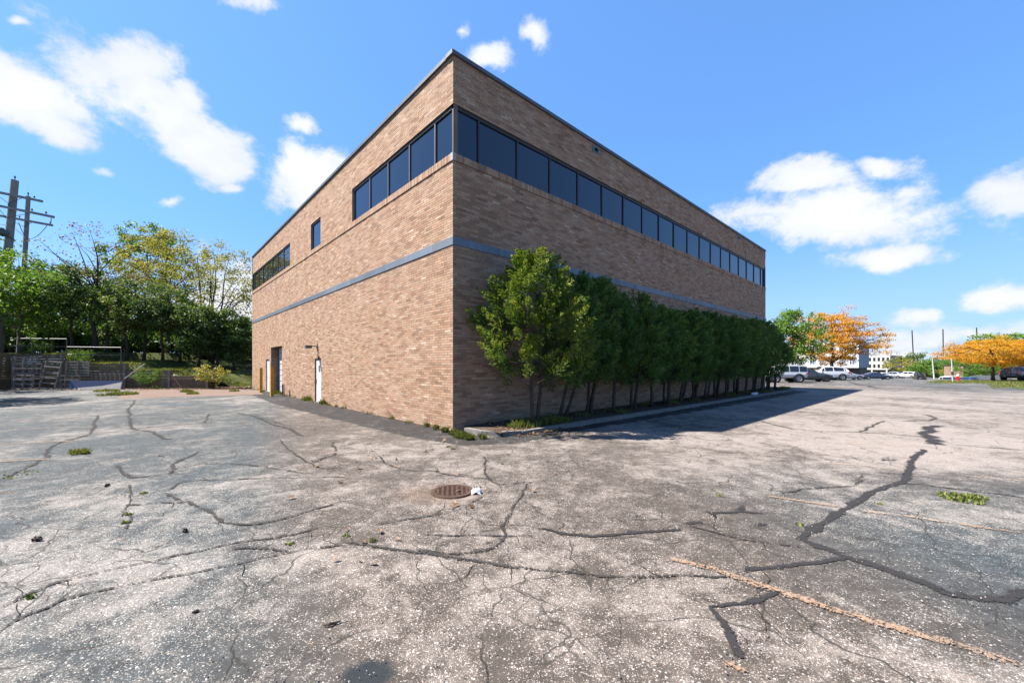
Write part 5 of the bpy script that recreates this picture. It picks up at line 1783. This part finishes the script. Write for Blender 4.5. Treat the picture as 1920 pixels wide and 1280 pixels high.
# ------------------------------------------------------------------ background buildings, poles, trees
def office(name, label, xc, W_, yt, Y, base, side_depth, rows_, cols, wall, side, winsz, rz=0.0, ground_dark=True, pane=None):
    Xc = (xc - 960) / F * Y                # the near right hand corner
    zt = EYE + (HY - yt) / F * Y
    r = empty(name, (Xc - W_ * math.cos(rz), Y - W_ * math.sin(rz), base), rz, label, 'building')
    H = zt - base
    gf = 2.6
    holes = []
    fh = (H - gf - .4) / rows_
    ww, wh = winsz
    for i in range(rows_):
        for j in range(cols):
            u = (j + .5) * W_ / cols
            z = gf + fh * (i + .55)
            holes.append((u - ww / 2, u + ww / 2, z - wh / 2, z + wh / 2))
    mb = MB()
    mp = lambda u, z, d: (u, -d, z)
    holed_wall(mb, mp, 0, W_, gf, H, holes, .25, False)
    mb.add([(0, 0, gf), (W_, 0, gf), (W_, 2.0, gf), (0, 2.0, gf)], [(0, 3, 2, 1)])
    mb.build('facade', wall, r)
    MB().add([(W_, 0, gf), (W_, side_depth, gf), (W_, side_depth, H), (W_, 0, H), (0, side_depth, gf), (0, side_depth, H), (0, 0, gf), (0, 0, H)], [(0, 1, 2, 3), (1, 4, 5, 2), (4, 6, 7, 5)]).build('side_wall', side, r)
    MB().add([(0, 0, H - .02), (W_, 0, H - .02), (W_, side_depth, H - .02), (0, side_depth, H - .02)], [(0, 1, 2, 3)]).build('roof', CONC, r)
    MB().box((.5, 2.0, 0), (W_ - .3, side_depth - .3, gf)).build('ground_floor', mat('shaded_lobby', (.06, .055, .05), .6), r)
    for k in range(int(W_ // 5) + 1):
        MB().box((min(k * 5.0 + .1, W_ - .6), .05, 0), (min(k * 5.0 + .6, W_ - .1), .55, gf - .005)).build('column', wall, r)
    for (a, b, c, d) in holes:
        f_ = MB().box((a, .16, c), (b, .24, d)).build('window', pane or CARGLASS, r)
        MB().box(((a + b) / 2 - .05, .12, c), ((a + b) / 2 + .05, .158, d)).build('window_bar', TRIM, f_)
    return r


CREAM = mat('cream_facade', (0.384, 0.366, 0.335), .8, .2, var=.08, scale=.4)
SIDEG = mat('grey_side_wall', (0.260, 0.254, 0.248), .85, .2, var=.1, scale=.4)
BLUEG = mat('blue_grey_cladding', (.24, .27, .31), .6, .3, var=.08, scale=.5)
office('white_office', 'white office with large panes behind the orange tree, grey clad end wall', 1610, 24, 640, 100, dropf(86, 100), 7, 2, 11, mat('white_facade', (.46, .455, .45), .7, .2, var=.06, scale=.4), BLUEG, (1.35, 1.7), rad(-58), pane=mat('grey_blue_pane', (.20, .23, .27), .15, .5))
office('cream_office', 'cream three storey office in the distance with two rows of dark square windows', 1669, 16.5, 666, 172, -2.75, 16, 2, 11, CREAM, SIDEG, (.85, 1.6), rad(-58))
hn = empty('concrete_tower', at(1692, 705, 184), rad(-50), 'pale concrete stair tower rising right of the cream office', 'tower')
MB().box((0, 0, 0), (1.5, 5, 8.6)).build('shaft', SIDEG, hn)
MB().box((-4.2, .5, 0), (-.01, 4.5, 6.4)).build('link_block', CREAM, hn)
for x in (-3.9, -1.8):
    MB().box((x, .44, 4.0), (x + .9, .495, 6.0)).build('window', CARGLASS, hn)
# poles
for x, yt, lab in ((1710, 619, 'tall black net pole nearest the cream office'), (1768, 617, 'tall black net pole in the middle of the three'), (1831, 614, 'tall black net pole rising behind the right hand orange tree')):
    p = at(x, yt, 150)
    b = Vector((p.x + (.9 if x < 1750 else .3), p.y, -2.9))
    tag(MB().tube([b, p], [.20, .16], 10).build('net_pole', mat('black_pole', (.02, .022, .026), .6)), lab, 'pole', 'tall black net poles')
p = at(1748, 670, 90)
tag(MB().tube([Vector((p.x + .45, 90, dropf(p.x, 90))), p], [.17, .10], 8).tube([p, p + Vector((0, 0, -.01)), p + Vector((.5, 0, .05))], .07, 6).build('light_pole', mat('pale_pole', (.38, .38, .37), .6)), 'pale light pole between the first two black poles', 'pole')
p = at(1784, 672, 44)
pp = empty('marker_post', G(1786.5, 715.5), 0, 'thin pale post with a dark collar at the edge of the grass island', 'post')
MB().tube([(0, 0, 0), (-.13, 0, p.z)], [.075, .05], 8).build('shaft', mat('pale_post', (.34, .33, .31), .7), pp)
MB().tube([(-.04, 0, .75), (-.07, 0, 1.1)], .10, 8).build('collar', STEELD, pp)
for x, yt, Y in ((1783, 672, 130),):
    q = at(1775, 676, 130)
    tag(MB().tube([Vector((q.x, 130, -2.4)), q], [.16, .11], 8).bar(q + Vector((-1.2, 0, -.8)), q + Vector((1.2, 0, -.8)), .12, .14).build('utility_pole', POLEWOOD), 'slim distant utility pole behind the hydrant', 'utility pole')
# hydrant
hy = empty('fire_hydrant', (*G(1796, 714)[:2], 0), 0, 'red fire hydrant with a white cap on the grass island', 'fire hydrant')
MB().lathe([(.17, 0), (.17, .05), (.12, .06), (.12, .50), (.16, .52), (.16, .56)], 14).build('barrel', mat('hydrant_red', (.55, .02, .015), .4), hy)
MB().lathe([(.14, .561), (.13, .66), (.07, .74), (.03, .76), (.03, .81)], 14).build('bonnet', PAPER, hy)
MB().tube([(-.22, 0, .38), (.22, 0, .38)], .055, 8).tube([(0, -.2, .34), (0, 0, .34)], .07, 8).build('nozzle', MATS['hydrant_red'], hy)
# grass island
isl = [G(1738, 716), G(1800, 717), G(1850, 719.5), G(1885, 724), G(1920, 731), G(2020, 748), G(2300, 748), G(2300, 712.3), G(1760, 712.3)]
isl = ragged(isl, .10, .6, 12)
o = MB().add([(p.x, p.y, .012) for p in isl], [tuple(range(len(isl)))]).build('grass_island', LAWN, kind='structure')
sp = [(*G(rnd.uniform(1745, 2000), rnd.uniform(713, 719))[:2], .01, .8, 1) for _ in range(120)] + [(*G(rnd.uniform(1860, 1960), rnd.uniform(719, 728))[:2], .01, .5, .6) for _ in range(60)]
blades('island_grass', sp, .10, 9000, GRASSM, 9, wid=.02)
# low brown wall and shed beyond the rise
X = (1812 - 960) / F * 78
bw = empty('brown_shed', (X - .6, 78, dropf(X, 78)), 0, 'brown windowless shed half hidden behind the right hand trees', 'shed')
MB().box((0, 0, 0), (2.6, 3.5, 4.6)).build('wall', mat('brown_siding', (.20, .125, .095), .8), bw)
MB().box((-.1, -.1, 4.6), (2.7, 3.6, 4.72)).build('roof', STEELD, bw)
X = (1842 - 960) / F * 64
gs = empty('low_grey_shed', (X - 2.0, 62, dropf(X, 62)), 0, 'low grey roofed shed beyond the grass rise beside the orange tree', 'shed')
MB().box((0, 0, 0), (4.4, 3.0, 1.2)).build('wall', mat('shed_wall', (.24, .23, .23), .8), gs)
MB().add([(-.2, -.25, 1.2), (4.6, -.25, 1.2), (4.6, 1.5, 1.95), (-.2, 1.5, 1.95), (-.2, 3.25, 1.2), (4.6, 3.25, 1.2)], [(0, 1, 2, 3), (3, 2, 5, 4), (0, 3, 4), (1, 5, 2)]).build('roof', mat('dark_roof', (.05, .052, .056), .7), gs)
# dark slatted barrier
br = empty('slatted_barrier', (*G(1719, 712)[:2], 0), 0, 'dark slanting slatted barrier at the lot exit', 'barrier')
for k in range(4):
    MB().box((0 + k * .02, k * .12, .06 + k * .2), (1.25 + k * .02, k * .12 + .06, .20 + k * .2)).build('slat', mat('barrier_slat', (.07, .075, .08), .6), br)
MB().box((.1, .03, 0), (.18, .5, .85)).box((1.1, .03, 0), (1.18, .5, .85)).build('leg', STEELD, br)

plant_tree('broadleaf_tree', 'round_green', (*cpos(1489, 51)[:2], dropf(47, 51)), .3, (.76, .76, .88), 'round bright green tree at the end of the brick building', 'tree', 'trees beyond the building')
plant_tree('locust_tree', 'locust_a', (*cpos(1560, 56)[:2], dropf(44, 56)), 1.0, (1.0, 1.0, 1.08), 'wide orange honey locust above the white crossover', 'tree', 'trees beyond the building')
plant_tree('locust_tree', 'locust_b', (*cpos(1862, 45.5)[:2], 0), 2.2, (.88, .88, .98), 'spreading orange honey locust on the grass island, the nearer trunk', 'tree', 'trees beyond the building')
plant_tree('locust_tree', 'locust_b', (*cpos(1882, 50)[:2], 0), .6, (1.0, .9, 1.05), 'orange honey locust with the thicker trunk beside the dark blue crossover', 'tree', 'trees beyond the building')
plant_tree('broadleaf_tree', 'round_green', (*cpos(1888, 80)[:2], -2.2), 1.1, (2.0, 1.6, 1.02), 'broad green tree behind the two orange locusts', 'tree', 'trees beyond the building')
plant_tree('broadleaf_tree', 'maple_b', (*cpos(1838, 72)[:2], -2.5), 3.1, (.9, .9, .62), 'low green tree filling the space under the orange canopy', 'tree', 'trees beyond the building')
plant_tree('broadleaf_tree', 'maple_b', (*cpos(1800, 92)[:2], -2.6), 5.1, (.9, .9, .75), 'green tree behind the brown shed', 'tree', 'trees beyond the building')
far = [('far_tree', 1720, 150, (1.0, 1, 1.15), 'olive green tree just right of the first black pole'), ('far_gold', 1690, 140, (1.3, 1, 1.0), 'gold leaved tree in front of the stair tower'), ('far_gold', 1706, 135, (1.1, 1, .85), 'smaller gold leaved tree beside the first black pole'),
       ('bush', 1737, 120, (1.9, 1.5, 1.7), 'rounded bright green bush left of the pale light pole'), ('far_tree', 1757, 140, (1.1, 1, .85), 'dark tree behind the pale light pole'), ('bush', 1768, 120, (2.0, 1.5, 1.7), 'bright green bush below the middle black pole'),
       ('far_tree', 1783, 130, (1.0, 1, .75), 'dark tree behind the slim distant utility pole'), ('far_tree', 1640, 210, (2, 1, 1), 'tree behind the cream office'), ('bush', 1720, 112, (1.6, 1.2, 1.2), 'low green bush by the lot exit'),
       ('far_gold', 1795, 108, (1.0, 1, .8), 'brownish gold tree above the red hydrant'), ('far_tree', 1930, 110, (1.6, 1, 1), 'dark tree at the right edge behind the crossover')]
for i, (key, x, Y, s, lab) in enumerate(far):
    X = (x - 960) / F * Y
    plant_tree('bush' if key == 'bush' else 'broadleaf_tree', key, (X, Y, dropf(X, Y) - .1), i * 2.1, s, lab, 'bush' if key == 'bush' else 'tree', 'distant trees')
# far wood on the horizon: reads as one mass
g = np.random.default_rng(77)
n = 700
ang = g.uniform(-1.05, 1.35, n)
dist = g.uniform(330, 420, n)
C = np.stack([np.sin(ang) * dist, np.cos(ang) * dist, -2.9 + g.uniform(0, 8.5, n) * (0.75 + .25 * np.sin(ang * 23))], 1)
V, rv = clump_leaves(g, C, g.uniform(3.5, 6.5, n), 40, 2.4, .7, .4)
o = link(bpy.data.objects.new('far_wood', crown_mesh('far_wood', V, rv, DKGREEN)))
tag(o, 'low dark wood along the horizon', 'wood', kind='stuff')
